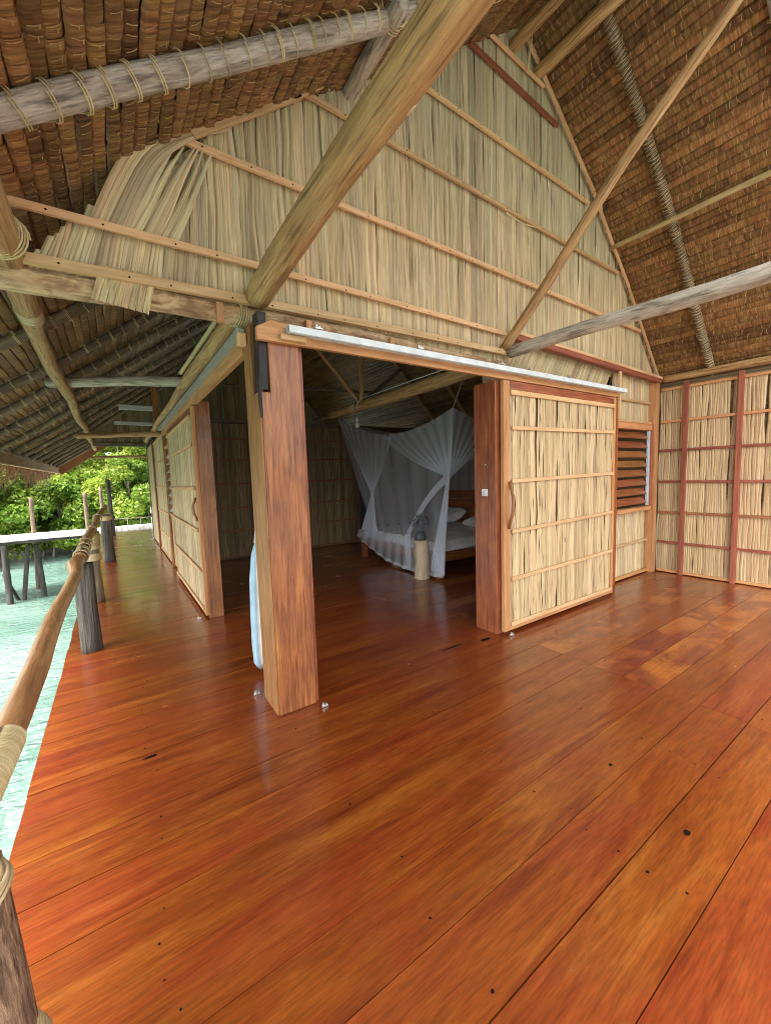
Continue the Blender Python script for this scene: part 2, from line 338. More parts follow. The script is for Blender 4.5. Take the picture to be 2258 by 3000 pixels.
def leaf_panel(mb, o, du, nrm, u0, u1, vlo, vhi, wd=.030, tilt=0.0, wave=.006, depth=.016, seg=.16, ragged=0.0, raggedlo=0.0, tiltf=None, dv=(0, 0, 1)):
    """upright strips of folded palm leaf; u along du, v along dv, standing out along nrm"""
    o, du, nrm, dv = (np.array(q, float) for q in (o, du, nrm, dv))
    u = u0; bunch = 0; base = .5; bt = 0
    ns = max(2, int(np.ceil(max(vhi((u0+u1)/2)-vlo((u0+u1)/2), .3)/seg)))+1
    Ps, Ls, Rs = [], [], []
    while u < u1:
        wk = wd*random.uniform(.65, 1.35)
        if bunch <= 0: bunch = random.randint(1, 4); base = min(1, max(0, random.gauss(.5, .24))); bt = random.gauss(0, .010)/max(1, (vhi(u)-vlo(u))); by = random.random()*6
        bunch -= 1
        a, b = vlo(u), vhi(u)
        if b-a > .02:
            a -= random.random()*raggedlo; b += random.random()*ragged
            t = np.linspace(0, 1, ns); v = a+(b-a)*t
            off = wave*np.sin(v*5.5+by)*random.uniform(.5, 1.4)+wave*.6*np.sin(v*13+random.random()*6)
            tl = tilt+bt+random.gauss(0, .006)/max(1, b-a)+(tiltf(u) if tiltf else 0)
            off = off+tl*(v-a)
            half = wk*(.5+.06*np.sin(v*7+random.random()*6))
            lift = random.uniform(0, .004)
            P = np.zeros((ns, 4, 3))
            for k, (cx, cz) in enumerate(((-1.15, -.1), (-.35, 1.0), (.45, .75), (1.15, -.35))):
                P[:, k] = o+np.outer(np.clip(u+off+half*cx, -1e9, 1e9), du)+np.outer(v, dv)+nrm*(lift+depth*cz*.55)
            Ps.append(P); L_ = np.zeros((ns, 4, 3)); L_[:, :, 0] = v[:, None]; L_[:, :, 1] = u+np.array([-1, -.35, .45, 1])[None]*wk/2; L_[:, :, 2] = random.random()*9
            Ls.append(L_); Rs.append(min(1, max(0, base+random.gauss(0, .16))))
        u += wk*.80
    if Ps: mb.patches(np.array(Ps), np.array(Rs), np.array(Ls))

Z3 = lambda z: (lambda u: z)

# ------------------------------------------------------------------ setting: floor, water, shore
def frange(a, b, s):
    while a < b-1e-6: yield a; a += s
fl = MB(); BW = .245; y = .46-BW*8; row = 0
XS = 3.12
while y < 17.0:
    hi = y+BW
    if hi < 15.9:
        j = random.uniform(-.012, .012)
        runs = [(-.50+random.uniform(-.005, .005), XS+(.012 if row % 2 else -.01)+j), (XS+(.012 if row % 2 else -.01)+j+.003, 6.95)]
        if y > 8.5: runs = [(-.49+random.uniform(-.006, .006), 3.0)]
        for x0, x1 in runs:
            g = random.uniform(.0008, .0024); dz = random.uniform(-.0012, .0012)
            v = []; nx = 1
            for x in (x0, x1):
                v += [(x, y+g, dz), (x, hi-g, dz+random.uniform(-.0008, .0008)), (x, y+g, -.03), (x, hi-g, -.03)]
            lc = [(q[0], q[1]+row*.37, row*1.3) for q in v]
            f = [(0, 4, 5, 1), (0, 1, 3, 2), (4, 6, 7, 5), (0, 2, 6, 4), (1, 5, 7, 3)]
            fl.add(v, f, lc, min(1, max(0, random.gauss(.5, .28))), 2 if x0 > 2 and y > 1.1 and random.random() < .75 else 0)
    y = hi; row += 1
# nail heads along two joist lines and dark knots
def disc(mb, c, r, n=8, mi=1, sx=1.0, z=.0022):
    a = np.linspace(0, 2*np.pi, n, endpoint=False)
    v = [(c[0]+math.cos(t)*r*sx*random.uniform(.8, 1.2), c[1]+math.sin(t)*r*random.uniform(.8, 1.2), z) for t in a]
    mb.add(v, [tuple(range(n))], v, random.random(), mi)
fl.box((-.47, -1.5, -.06), (6.9, 15.8, -.034), rnd=.2, mi=1)
fl.box((-.492, -1.5, -.16), (-.472, 15.8, -.032), rnd=.2, mi=0)
for k in range(0, 20):
    yy = .46-BW*4+BW*(k+.5)
    for jx in (.0, .82, 1.62, 2.42, 3.24):
        for s_ in (-.07, .07):
            if random.random() < .6: disc(fl, (jx+random.uniform(-.03, .03)+k*.004, yy+s_+random.uniform(-.02, .02)), random.uniform(.003, .0065))
for c, r, sx in (((2.83, 2.55), .022, 3.2), ((2.45, 2.62), .010, 12), ((1.95, .62), .013, 1.3), ((.05, 2.62), .012, 3), ((2.1, 1.02), .008, 1.5)): disc(fl, c, r, 12, sx=sx)
structure(fl.build('veranda_floor', ['floor', 'dark', 'floor2']))
ld = MB(); y_ = -8.0  # unseen deck behind the camera, added to bounce sunlight up onto the gable
while y_ < -1.56: ld.box((-.6, y_, -.06), (8.5, y_+.17, -.004)); y_ += .182
M['planks2'] = streak('grey_landing_planks', [(.20, .19, .17), (.30, .29, .27), (.38, .37, .35)], su=1, sv=9, rough=.8, bump=.3, rnd=.3)
structure(ld.build('landing_deck', 'planks2'))

wm = MB(); wm.add([(-200, -60, -1.9), (120, -60, -1.9), (120, 200, -1.9), (-200, 200, -1.9)], [(0, 1, 2, 3)], [(0, 0, 0)]*4, .5)
structure(wm.build('water', 'water'))
gm = MB()
gx = np.linspace(-60, 40, 41); gy = np.linspace(28, 120, 24)
vv = [(x, y_, -2.05+min(2.2, (y_-28)*.12)+random.uniform(0, .12)) for y_ in gy for x in gx]
ff = [(j*41+i, j*41+i+1, (j+1)*41+i+1, (j+1)*41+i) for j in range(23) for i in range(40)]
gm.add(vv, ff, vv, .5)
M['mud'] = streak('shore_mud', [(.06, .05, .03), (.12, .11, .06), (.2, .18, .1)], su=1, sv=1, rough=.9, bump=.3)
structure(gm.build('shore', 'mud', smooth=True))

# ------------------------------------------------------------------ roof
RX, RZ = 3.72, 6.02          # ridge underside
LP = [(RX, RZ), (.57, 3.70), (-.3, 3.06), (-1.62, 2.17)]           # left slope profile (underside of the thatch)
RP = [(RX, RZ), (4.97, 4.98), (5.9, 4.05), (6.88, 2.95), (7.35, 2.38)]
Y0, Y1 = -.3, 17.2
roof = thing('thatched_roof', (RX, 8, 2), 'wide brown sago thatch roof over the veranda, held up by lashed rafters', 'roof')

def slope_pts(P, step):
    """points along profile at equal arc steps from the bottom, with normals pointing down/inwards"""
    P = np.array(P, float)[::-1]; seg = np.r_[0, np.cumsum(np.linalg.norm(np.diff(P, axis=0), axis=1))]
    t = np.arange(0, seg[-1], step); x = np.interp(t, seg, P[:, 0]); z = np.interp(t, seg, P[:, 1])
    return np.stack([x, z], 1), seg[-1]

def thatch(P, name, sgn, y_fine):
    step = .078
    S, tot = slope_pts(P, step)
    mb = MB(); th = MB()
    Pl, Rl, Ll = [], [], []
    for i in range(len(S)-1):
        a, b = S[i], S[i+1]; d = (b-a); ln = np.linalg.norm(d); d /= ln
        nx = np.array([d[1], -d[0]]); nx = nx if nx[1] < 0 else -nx       # pointing down
        y_ = Y0; crs = random.gauss(0, .12); k0 = 0; patch = 0
        crv = random.uniform(.7, 1.3)
        while y_ < Y1:
            far = y_ > y_fine
            wd = (.058 if not far else .16)*random.uniform(.75, 1.25)
            if patch <= 0:
                patch = random.randint(3, 18); tone = min(.95, max(.02, random.gauss(.45, .19)+(.45 if random.random() < .09 else 0)))
            patch -= 1
            r_ = min(1, max(0, tone+crs+random.gauss(0, .07)))
            jl = random.uniform(-.003, .003); lift = random.uniform(0, .0028)
            T = np.array([0, .3, .65, 1.0, 1.12]); O = np.array([-.005, .006, .010, .010, -.012])*crv    # bulge below the plane
            wob_ = .005*math.sin(y_*4.1+i*1.7)+.004*math.sin(y_*9.3+i*2.9)
            g = np.zeros((5, 3, 3)); lcg = np.zeros((5, 3, 3))
            for jj, yy in enumerate((y_-.003, y_+wd*.5, y_+wd+.003)):
                ex = (.003 if jj == 1 else 0)+lift
                # high edge at the lower end: courses overlap downwards
                off = (O[::-1] if True else O)+ex
                xz = b[None]-d[None]*(T*ln)[:, None]*1.0+nx[None]*(off+wob_)[:, None]+d[None]*jl
                g[:, jj, 0] = xz[:, 0]; g[:, jj, 2] = xz[:, 1]; g[:, jj, 1] = yy
                lcg[:, jj, 0] = T*ln+i*.3; lcg[:, jj, 1] = yy; lcg[:, jj, 2] = i*.7
            Pl.append(g); Rl.append(r_); Ll.append(lcg)
            if y_ < y_fine and random.random() < (.86 if sgn < 0 else .6):
                # thread across the course
                t0, t1 = (.04, .96); sk = random.uniform(-.012, .02); n_ = 4; ww = random.uniform(.0014, .0028)
                q = []
                for t in np.linspace(t0, t1, n_):
                    o_ = np.interp(t, T, O[::-1])+.0045+lift+wob_
                    xz = b-d*(t*ln)+nx*o_; q.append((xz[0], y_+sk*(t-.5)*2+.005*math.sin(t*3.1), xz[1]))
                q = np.array(q); G = np.stack([q+[0, -ww, 0], q+[0, ww, 0]], 1)
                th.patches(G[None], np.array([random.random()]))
                if random.random() < .5:
                    t = random.uniform(.35, .6); o_ = np.interp(t, T, O[::-1])+.007+lift; xz = b-d*(t*ln)+nx*o_
                    hh = random.uniform(.006, .014)
                    c = np.array([[xz[0], y_-hh+.012, xz[1]], [xz[0], y_+hh+.012, xz[1]]]); e = np.array([d[0], 0, d[1]])*.0022
                    th.patches(np.stack([c-e, c+e], 1)[None], np.array([random.random()]))
            y_ += wd
    mb.patches(np.array(Pl), np.array(Rl), np.array(Ll))
    # solid weather side of the thatch
    A = np.array(P, float); n_ = len(A); v, f = [], []
    for k, (x, z) in enumerate(A):
        for yy in (Y0, Y1):
            for t_ in (.03, .2): v.append((x, yy, z+t_))
    for k in range(n_-1):
        c = 4*k; e = 4*(k+1)
        f += [(c, c+2, e+2, e), (c+1, e+1, e+3, c+3), (c, e, e+1, c+1), (c+2, c+3, e+3, e+2)]
    f += [(0, 1, 3, 2), (4*n_-4, 4*n_-2, 4*n_-1, 4*n_-3)]
    mb.add(v, f, v, .2, 0)
    o = mb.build(name, 'thatch', roof); t2 = th.build('stitching', 'thread', o)
    t2.matrix_parent_inverse = Matrix.Identity(4)
    return o
thatch(LP, 'thatch_slope', -1, 9.0)
thatch(RP, 'thatch_slope', 1, 5.0)

def sub(mb, name, mat, par, **k):
    o = mb.build(name, mat, None, **k); o.parent = par; return o

def onprof(P, x):
    A = np.array(P, float); A = A[np.argsort(A[:, 0])]; return float(np.interp(x, A[:, 0], A[:, 1]))
def rafter(P, x0, x1, y, r, mat, lash=True, dy=0.0, sp=.17, rope=.0035, base_off=.035, tight=False):
    xs = np.linspace(x0, x1, 9); pts = []
    for x in xs: pts.append((x, y+dy*(x-x0), onprof(P, x)-r-base_off))
    mb = MB(); mb.tube(pts, r, n=14, wob=.10, bend=.013, res=.09)
    o = mb.build('rafter', mat, roof, smooth=True)
    if lash:
        lb = MB(); pts = np.array(pts); seg = np.r_[0, np.cumsum(np.linalg.norm(np.diff(pts, axis=0), axis=1))]
        t = random.uniform(0, sp)
        while t < seg[-1]:
            c = np.array([np.interp(t, seg, pts[:, i]) for i in range(3)]); c2 = np.array([np.interp(t+.01, seg, pts[:, i]) for i in range(3)])
            if tight: lb.ring(c, c2-c, r*1.12, rope, turns=2.2, pitch_=.035)
            else: lb.ring(c+np.array([0, 0, r*.18]), c2-c, r*1.2, rope, turns=random.choice((1, 2, 2)), pitch_=.012)
            t += sp*random.uniform(.8, 1.2)
        sub(lb, 'lashing', 'raffia', o)
    return o
# left rafters
rafter(LP, -.95, 3.55, 2.17, .052, 'greylog', sp=.115, rope=.0032)
rafter(LP, -1.45, 3.55, .95, .05, 'greylog')
yl = [3.42, 4.45, 5.63, 6.55, 7.55, 8.63]
for y_ in yl: rafter(LP, -1.45, 3.5, y_, .042, 'darkrafter', sp=.15, rope=.0035, dy=-.012)
y_ = 9.6
while y_ < 17: rafter(LP, -1.45, 2.6, y_, .042, 'darkrafter', lash=y_ < 12, sp=.3, rope=.004); y_ += .95
# right rafters
rafter(RP, 3.95, 7.2, 2.12, .042, 'darkrafter', sp=.05, rope=.0028, tight=True)
rafter(RP, 3.95, 7.2, 1.10, .05, 'greylog', sp=.2)
rafter(RP, 3.95, 7.2, 3.4, .042, 'darkrafter', sp=.2)
for y_ in (4.5, 5.6, 6.7, 7.8): rafter(RP, 3.95, 7.2, y_, .042, 'log', lash=False)
# ridge poles and purlins
def pole(name, pts, r, mat, par, wob=.06, bend=.01, res=.12, n=14, bevel=0, smooth=True, **k):
    mb = MB(); mb.tube(pts, r, n=n, wob=wob, bend=bend, res=res, **k); return mb.build(name, mat, par, smooth=smooth)
pole('ridge_pole', [(3.56, Y0, 5.74), (3.56, 9, 5.74)], .055, 'log', roof)
pole('ridge_pole', [(3.93, Y0, 5.66), (3.93, 9, 5.66)], .06, 'log', roof)
pole('purlin', [(1.60, 2.02, 4.33), (1.69, 2.93, 4.46)], .05, 'greylog', roof, wob=.12)
o = pole('purlin', [(5.46, .2, 4.37), (5.45, 2.78, 4.38)], .030, 'bamboo', roof, wob=.03, bend=.004)
lb = MB(); lb.ring((5.46, 2.08, 4.375), (0, 1, 0), .036, .004, turns=4, pitch_=.01); lb.ring((1.62, 2.16, 4.36), (0, 1, .1), .06, .0045, turns=3, pitch_=.02)
lb.ring((1.62, 2.14, 4.40), (0, 1, .1), .085, .0045, turns=2, pitch_=.02); sub(lb, 'lashing', 'raffia', o)
# eave fascia, far barge board
fb = MB(); fb.beam((-1.475, 5.0, 2.085), (-1.475, 17.2, 2.10), .022, .17, side=(1, 0, 0), rnd=.2); fb.build('fascia_board', 'fascia', roof)
fb = MB(); fb.beam((-1.47, 5.0, 1.988), (-1.47, 17.2, 2.003), .04, .022, side=(1, 0, 0), rnd=.8); fb.build('fascia_trim', 'batten', roof)
bb = MB(); bb.beam((-1.50, 17.22, 2.06), (.9, 17.22, 3.80), .03, .26, side=(0, 1, 0), rnd=.4)
bb.build('barge_board', 'redbatten', roof)
# thatch fringe under the eave
fr = MB(); N = 800
yy = rng.uniform(4.5, 17.3, N); xx = rng.uniform(-1.90, -1.50, N); ztop = 2.16+(xx+1.62)*.6+rng.uniform(-.02, .1, N)
ln = rng.uniform(.30, .60, N)*(1+.35*np.sin(yy*3)); P_ = np.zeros((N, 3, 2, 3)); wv = rng.uniform(.014, .04, N); sx = rng.normal(-.05, .08, N); sy = rng.normal(0, .16, N)
for k, t in enumerate((0, .55, 1)):
    for s_, sg in enumerate((-1, 1)):
        P_[:, k, s_, 0] = xx+sx*t; P_[:, k, s_, 1] = yy+sy*t*t+sg*wv*(1-t*t*.95); P_[:, k, s_, 2] = ztop-ln*t
fr.patches(P_, rng.random(N)); o = fr.build('thatch_fringe', 'fringe', roof)
o['kind'] = 'stuff'

# ------------------------------------------------------------------ logs of the frame
def log_thing(name, label, cat, pts, r, mat, wob=.07, bend=.012, lash=(), group=None, n=18, res=.07, extra=None, flatz=1.0):
    t = thing(name, pts[0], label, cat, group)
    mb = MB(); mb.tube(pts, r, n=n, wob=wob, bend=bend, res=res, flatz=flatz); mb.build('log', mat, t, smooth=True)
    for c, d, rr, tk, turns, pt in lash:
        lb = MB(); lb.ring(c, d, rr, tk, turns, pt, n=20); lb.build('lashing', 'raffia', t, smooth=True)
    return t
log_thing('tie_beam', 'knotty bark-patched log running under the leaf gable above the door opening', 'beam',
          [(-.75, 2.86, 2.70), (.8, 2.84, 2.70), (2.0, 2.84, 2.71), (3.45, 2.83, 2.66)], [.075, .07, .07, .068], 'barklog', wob=.13, bend=.014,
          lash=[((.80, 2.84, 2.70), (1, .3, 0), .074, .005, 8, .017), ((2.28, 2.84, 2.71), (1, 0, .1), .072, .004, 4, .012), ((2.36, 2.84, 2.71), (1, 0, .1), .072, .004, 3, .012)])
log_thing('wall_plate', 'long outer pole carrying the rafters beyond the leaf gable, lashed to the tie beam end', 'beam',
          [(-.33, .6, 2.83), (-.37, 2.75, 2.79), (-.40, 4.0, 2.76), (-.42, 16.2, 2.75)], [.095, .085, .058, .05], 'log', wob=.09, bend=.02,
          lash=[((-.36, 2.62, 2.79), (.4, 1, 0), .10, .005, 6, .02), ((-.37, 3.05, 2.785), (0, 1, 0), .077, .005, 3, .012), ((-.38, 3.62, 2.77), (0, 1, 0), .066, .006, 11, .012), ((-.38, 3.68, 2.77), (0, 1, 0), .064, .006, 8, .012)])
log_thing('cross_beam', 'thick peeled log coming overhead from the corner column toward the viewer', 'beam',
          [(.88, 2.72, 2.80), (.90, .9, 2.93), (.91, -.2, 3.0)], [.083, .075, .075], 'log', wob=.07, bend=.012)
cbm = [o for o in COL.objects if o.name == 'cross_beam'][0]
mb = MB(); c = np.array([.897, 1.17, 2.911]); nn = np.array([.83, 0, -.55]); 
mb.tube([c+nn*.050, c+nn*.076, c+nn*.081], [.040, .034, .022], n=16, wob=.12); mb.build('cut_knot', 'stump', cbm, smooth=True)
mb = MB(); mb.tube([c+nn*.0805, c+nn*.083], [.010, .006], n=10, wob=.2); mb.build('knot_heart', 'red', cbm)
log_thing('cross_beam', 'flattened weathered log reaching from the wall centre across the right side', 'beam',
          [(3.42, 2.72, 2.80), (3.40, .77, 2.76), (3.39, -.2, 2.76)], [.06, .062, .062], 'greylog', wob=.06, bend=.012)
log_thing('roof_brace', 'thin smooth pole slanting up from the wall centre toward the top right', 'brace',
          [(3.36, 2.74, 2.84), (3.37, 1.6, 3.90), (3.36, .6, 4.75)], [.048, .04, .036], 'log', wob=.06, bend=.018)
log_thing('plate_log', 'round peeled log lying along the top of the right leaf wall', 'beam',
          [(6.815, -.2, 2.845), (6.82, 2.68, 2.87)], .05, 'log', wob=.05)
for k, (yy_, z_, r_, lab) in enumerate(((6.15, 2.93, .06, 'nearest pale horizontal pole between the outer plate and the left wall'), (10.3, 2.72, .055, 'second horizontal pole tying the far end of the left wall to the outer plate'),
                                   (14.5, 2.5, .04, 'farthest thin horizontal pole below the roof edge against the green trees'))):
    log_thing('tie_pole', lab, 'pole', [(-.55, yy_, z_-.12), (.2, yy_-.3, z_-.1), (.95, yy_-.75, z_-.12)], r_, 'greylog' if k < 1 else 'log', group='short poles tying plate to wall')
log_thing('header_log', 'long round log along the top of the left wall above the sliding rail', 'beam',
          [(.80, 2.9, 2.75), (.79, 4.5, 2.75), (.77, 8.6, 2.70), (.80, 12.5, 2.72)], [.065, .06, .05, .05], 'log', wob=.06)
log_thing('bamboo_pole', 'slim ringed bamboo pole leaning under the thatch left of the column', 'pole',
          [(.93, 3.95, 3.12), (.707, 5, 2.80)], .022, 'bamboo', wob=.02, bend=.003)

# ------------------------------------------------------------------ gable of palm leaf
gw = thing('leaf_gable', (1.9, 2.78, 2.7), 'tall triangular gable of upright dried palm leaf strips crossed by pale battens', 'gable wall')
gp = MB()
Lx = [-.30, -.06, .14, .51, 1.0, 1.6, 2.0, 3.5, 3.72]; Lz = [2.74, 3.20, 3.26, 3.60, 4.06, 4.55, 4.92, 5.95, 6.0]
def gtop(u):
    return float(np.interp(u, Lx, Lz)) if u < 3.72 else min(onprof(RP, u)+.03, 6.0)
def gbot(u): return 2.72 if u < 3.45 else 2.96-(u-3.45)*.033
leaf_panel(gp, (0, 2.80, 0), (1, 0, 0), (0, -1, 0), -.26, 6.88, gbot, gtop, wd=.031, wave=.006, depth=.011, ragged=.05,
           tiltf=lambda u: .38*max(0, (.75-u)/1.05)**1.1)
# a backing layer so no daylight shows between strips
bk = [( -.2, 2.812, 2.75), (3.45, 2.812, 2.75), (6.88, 2.812, 2.85), (6.85, 2.812, 2.95), (5.9, 2.812, 4.06), (4.97, 2.812, 4.95), (3.72, 2.812, 6.0), (.57, 2.812, 3.65), (.1, 2.812, 3.2)]
bk2 = [(x, y_+.01, z) for x, y_, z in bk]
gp.add(bk+bk2, [tuple(range(9)), tuple(range(9, 18))[::-1]], [(q[2], q[0]*1, 0) for q in bk+bk2], .35)
gp.build('leaf_cladding', 'leaf', gw)
# loose leaves: bent-over big leaf and split ones at the left, hanging tuft below the bottom batten
lo = MB()
def blade(mb_, pts, w0, w1, nrm=(0, -1, 0), rnd=.6, n=14, fold=.25):
    pts = np.array(pts, float); seg = np.linspace(0, 1, len(pts)); t = np.linspace(0, 1, n)
    # smooth interpolation through control points
    c = np.stack([np.interp(t, seg, pts[:, i]) for i in range(3)], 1)
    for _ in range(3): c[1:-1] = (c[:-2]+c[1:-1]*2+c[2:])/4
    tan = np.gradient(c, axis=0); tan /= np.linalg.norm(tan, axis=1)[:, None]
    side = np.cross(tan, nrm); side /= np.linalg.norm(side, axis=1)[:, None]; wd = (w0+(w1-w0)*t)[:, None]
    nn = np.array(nrm, float)
    G = np.stack([c-side*wd/2, c-side*wd*.15+nn*fold*wd, c+side*wd*.2+nn*fold*wd*.6, c+side*wd/2], 1)
    lc = np.zeros_like(G); lc[:, :, 0] = t[:, None]*1.2; lc[:, :, 1] = np.array([-1, -.3, .4, 1])*w0/2; lc[:, :, 2] = random.random()*9
    if mb_ is None:
        q = MB(); q.patches(G[None], np.array([rnd]), lc[None]); q.build('loose_leaf', 'leaf', gw)
    else: mb_.patches(G[None], np.array([rnd]), lc[None])
for k in range(6):
    s_ = k*.027
    blade(None, [(.02+s_, 2.775-.004*k, 3.02), (.12+s_, 2.765, 3.27), (.22+s_*.9, 2.745, 3.48-k*.006), (.36+s_*.8, 2.73, 3.62-k*.010), (.60, 2.74, 3.72-k*.006), (.78, 2.76, 3.80)], .048, .018, rnd=random.uniform(.2, .9), fold=.12)
for k in range(6):
    x0 = .16+k*.045
    blade(None, [(x0, 2.772, 3.0), (x0+.10, 2.765, 3.2), (x0+.20+random.uniform(-.01, .01), 2.755, 3.42), (x0+.28+random.uniform(-.02, .03), 2.75, 3.56+.018*k)], .06, .008, rnd=random.uniform(.3, .9), fold=.15)
for k in range(8):
    x0 = .02+k*.034
    blade(None, [(x0+.03, 2.755, 2.80), (x0, 2.748, 2.70), (x0-.03, 2.74, 2.60-.004*k)], .034, .03, rnd=random.uniform(.3, .8), n=6)
for k in range(14):   # ragged tips against the thatch
    u = random.uniform(.6, 3.3); z = gtop(u)
    blade(lo, [(u, 2.77, z-.1), (u+.01, 2.765, z+.02), (u+random.uniform(-.03, .06), 2.75, z+random.uniform(.03, .09))], .03, .008, rnd=random.random(), n=5)
for k in range(26):
    u = random.uniform(4.9, 6.75); z = gtop(u)
    blade(lo, [(u-.02, 2.77, z-.12), (u+.02, 2.76, z), (u+random.uniform(.03, .12), 2.72, z+random.uniform(-.01, .05))], .035, .01, rnd=random.random(), n=5)
for k in range(6):
    blade(lo, [(5.05+.02*k, 2.75, 4.72), (5.16+.02*k, 2.74, 4.80+.01*k), (5.22+.05*k, 2.70, 4.98-.04*k)], .035, .006, rnd=random.random(), n=7)
blade(lo, [(3.70, 2.72, 5.5), (3.74, 2.71, 5.8), (3.73, 2.65, 6.0)], .03, .006, rnd=.8)
blade(lo, [(3.35, 2.71, 4.1), (3.6, 2.69, 4.06), (3.85, 2.66, 4.08)], .03, .004, rnd=.9, nrm=(0, -1, .3))
o = lo.build('frayed_edge', 'leaf', gw); o['kind'] = 'stuff'
GY = 2.755
def batten(p0, p1, wd, mat, par, thick=.022, nails=True, name='batten', seg=1, sag=0.0):
    mb = MB(); mb.beam(p0, p1, wd, thick, side=(0, 0, 1) if abs(p1[2]-p0[2]) < abs(p1[0]-p0[0])+abs(p1[1]-p0[1]) else (1, 0, 0), seg=seg, sag=sag)
    if nails:
        a, b = np.array(p0, float), np.array(p1, float); L_ = np.linalg.norm(b-a); k = int(L_/.28)
        for i in range(k):
            c = a+(b-a)*(i+.5+random.uniform(-.15, .15))/k
            r = .006; front = c[1]-thick/2-.0015
            ang = np.linspace(0, 2*np.pi, 7)[:-1]; v = [(c[0]+r*math.cos(t), front, c[2]+r*math.sin(t)) for t in ang]
            mb.add(v, [tuple(range(6))], v, .5, 1)
    return mb.build(name, [mat, 'dark'], par, bevel=.002)
batten((-.31, GY-.012, 2.745), (3.43, GY-.012, 2.795), .052, 'batten', gw, thick=.035, seg=4, sag=-.012)
batten((-.34, GY, 3.01), (3.40, GY, 2.985), .042, 'batten', gw, seg=4, sag=-.01)
batten((.47, GY, 3.62), (6.25, GY, 3.49), .040, 'batten', gw, seg=4, sag=-.01)
batten((1.17, GY, 4.25), (5.62, GY, 4.11), .036, 'batten', gw, seg=3)
batten((2.10, GY, 4.81), (4.90, GY, 4.72), .034, 'batten', gw)
batten((2.93, GY, 5.42), (4.26, GY, 5.30), .042, 'redbatten', gw, nails=False)
batten((3.20, GY, 5.63), (4.02, GY, 5.57), .03, 'batten', gw, nails=False)
for p0, p1 in (((.55, GY-.02, 3.655), (1.26, GY-.02, 4.20)), ((1.20, GY-.02, 4.16), (2.02, GY-.02, 4.85)), ((2.0, GY-.02, 4.86), (2.35, GY-.02, 5.10)), ((2.30, GY-.02, 5.07), (3.52, GY-.02, 5.885))):
    batten(p0, p1, .045, 'batten', gw, name='rake_batten')
batten((3.72, GY-.02, 5.86), (4.97, GY-.02, 4.86), .04, 'batten', gw, name='rake_batten', nails=False)
batten((4.97, GY-.02, 4.85), (5.86, GY-.02, 3.98), .04, 'batten', gw, name='rake_batten', nails=False)
batten((5.86, GY-.02, 3.97), (6.84, GY-.02, 2.88), .04, 'batten', gw, name='rake_batten', nails=False)
for x in (.62, 1.22, 1.95): 
    mb = MB(); mb.box((x, 2.735, 2.60), (x+.04, 2.77, 2.72)); mb.build('block', 'orange', gw)

# ------------------------------------------------------------------ wall between door and corner
sw = thing('leaf_wall', (6.1, 2.78, 0), 'leaf wall section right of the sliding door, holding the louvre window', 'wall')
p = MB()
leaf_panel(p, (0, 2.80, 0), (1, 0, 0), (0, -1, 0), 3.35, 5.44, Z3(2.66), lambda u: 2.93-(u-3.45)*.033, wd=.036, tilt=.62, wave=.003)
leaf_panel(p, (0, 2.795, 0), (1, 0, 0), (0, -1, 0), 5.62, 6.66, Z3(2.24), lambda u: 2.86, wd=.06)
leaf_panel(p, (0, 2.80, 0), (1, 0, 0), (0, -1, 0), 5.60, 6.62, Z3(.05), lambda u: .97, wd=.04, wave=.01)
p.build('leaf_cladding', 'leaf', sw)
p = MB(); p.box((3.12, 2.815, 2.44), (5.5, 2.825, 2.95), rnd=.1); p.box((5.6, 2.815, .03), (6.7, 2.825, .98), rnd=.1); p.box((5.6, 2.815, 2.2), (6.7, 2.825, 2.87), rnd=.1)
# hidden wall behind the parked door
p.box((3.26, 2.80, .03), (5.5, 2.81, 2.44), rnd=.2)
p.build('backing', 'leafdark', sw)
def part_box(a, b, name, mat, par, bev=.004, rnd=None):
    mb = MB(); mb.box(a, b, rnd=rnd); return mb.build(name, mat, par, bevel=bev)
part_box((5.50, 2.70, 0), (5.585, 2.84, 2.46), 'post', 'red', sw)
part_box((5.55, 2.675, 2.24), (5.60, 2.699, 2.86), 'trim', 'batten', sw, .002)
part_box((6.66, 2.69, 0), (6.76, 2.84, 2.85), 'post', 'orange', sw)
p = MB(); p.beam((3.47, 2.70, 2.945), (6.76, 2.70, 2.845), .06, .07, side=(0, 0, 1), rnd=.3); p.build('red_rail', 'redbatten', sw, bevel=.003)
p = MB(); p.beam((3.47, 2.665, 2.985), (6.76, 2.665, 2.885), .035, .02, side=(0, 0, 1), rnd=.7); p.build('batten', 'batten', sw, bevel=.003)
part_box((3.30, 2.735, 2.575), (5.5, 2.77, 2.635), 'batten', 'batten', sw, .002)
part_box((5.605, 2.745, 2.51), (6.62, 2.77, 2.54), 'batten', 'batten', sw, .002)
part_box((5.60, 2.745, 2.225), (6.66, 2.775, 2.26), 'batten', 'batten', sw, .002)
part_box((5.60, 2.75, .49), (6.62, 2.77, .52), 'batten', 'batten', sw, .002)
part_box((5.60, 2.74, .02), (6.64, 2.775, .06), 'batten', 'orange', sw, .002)
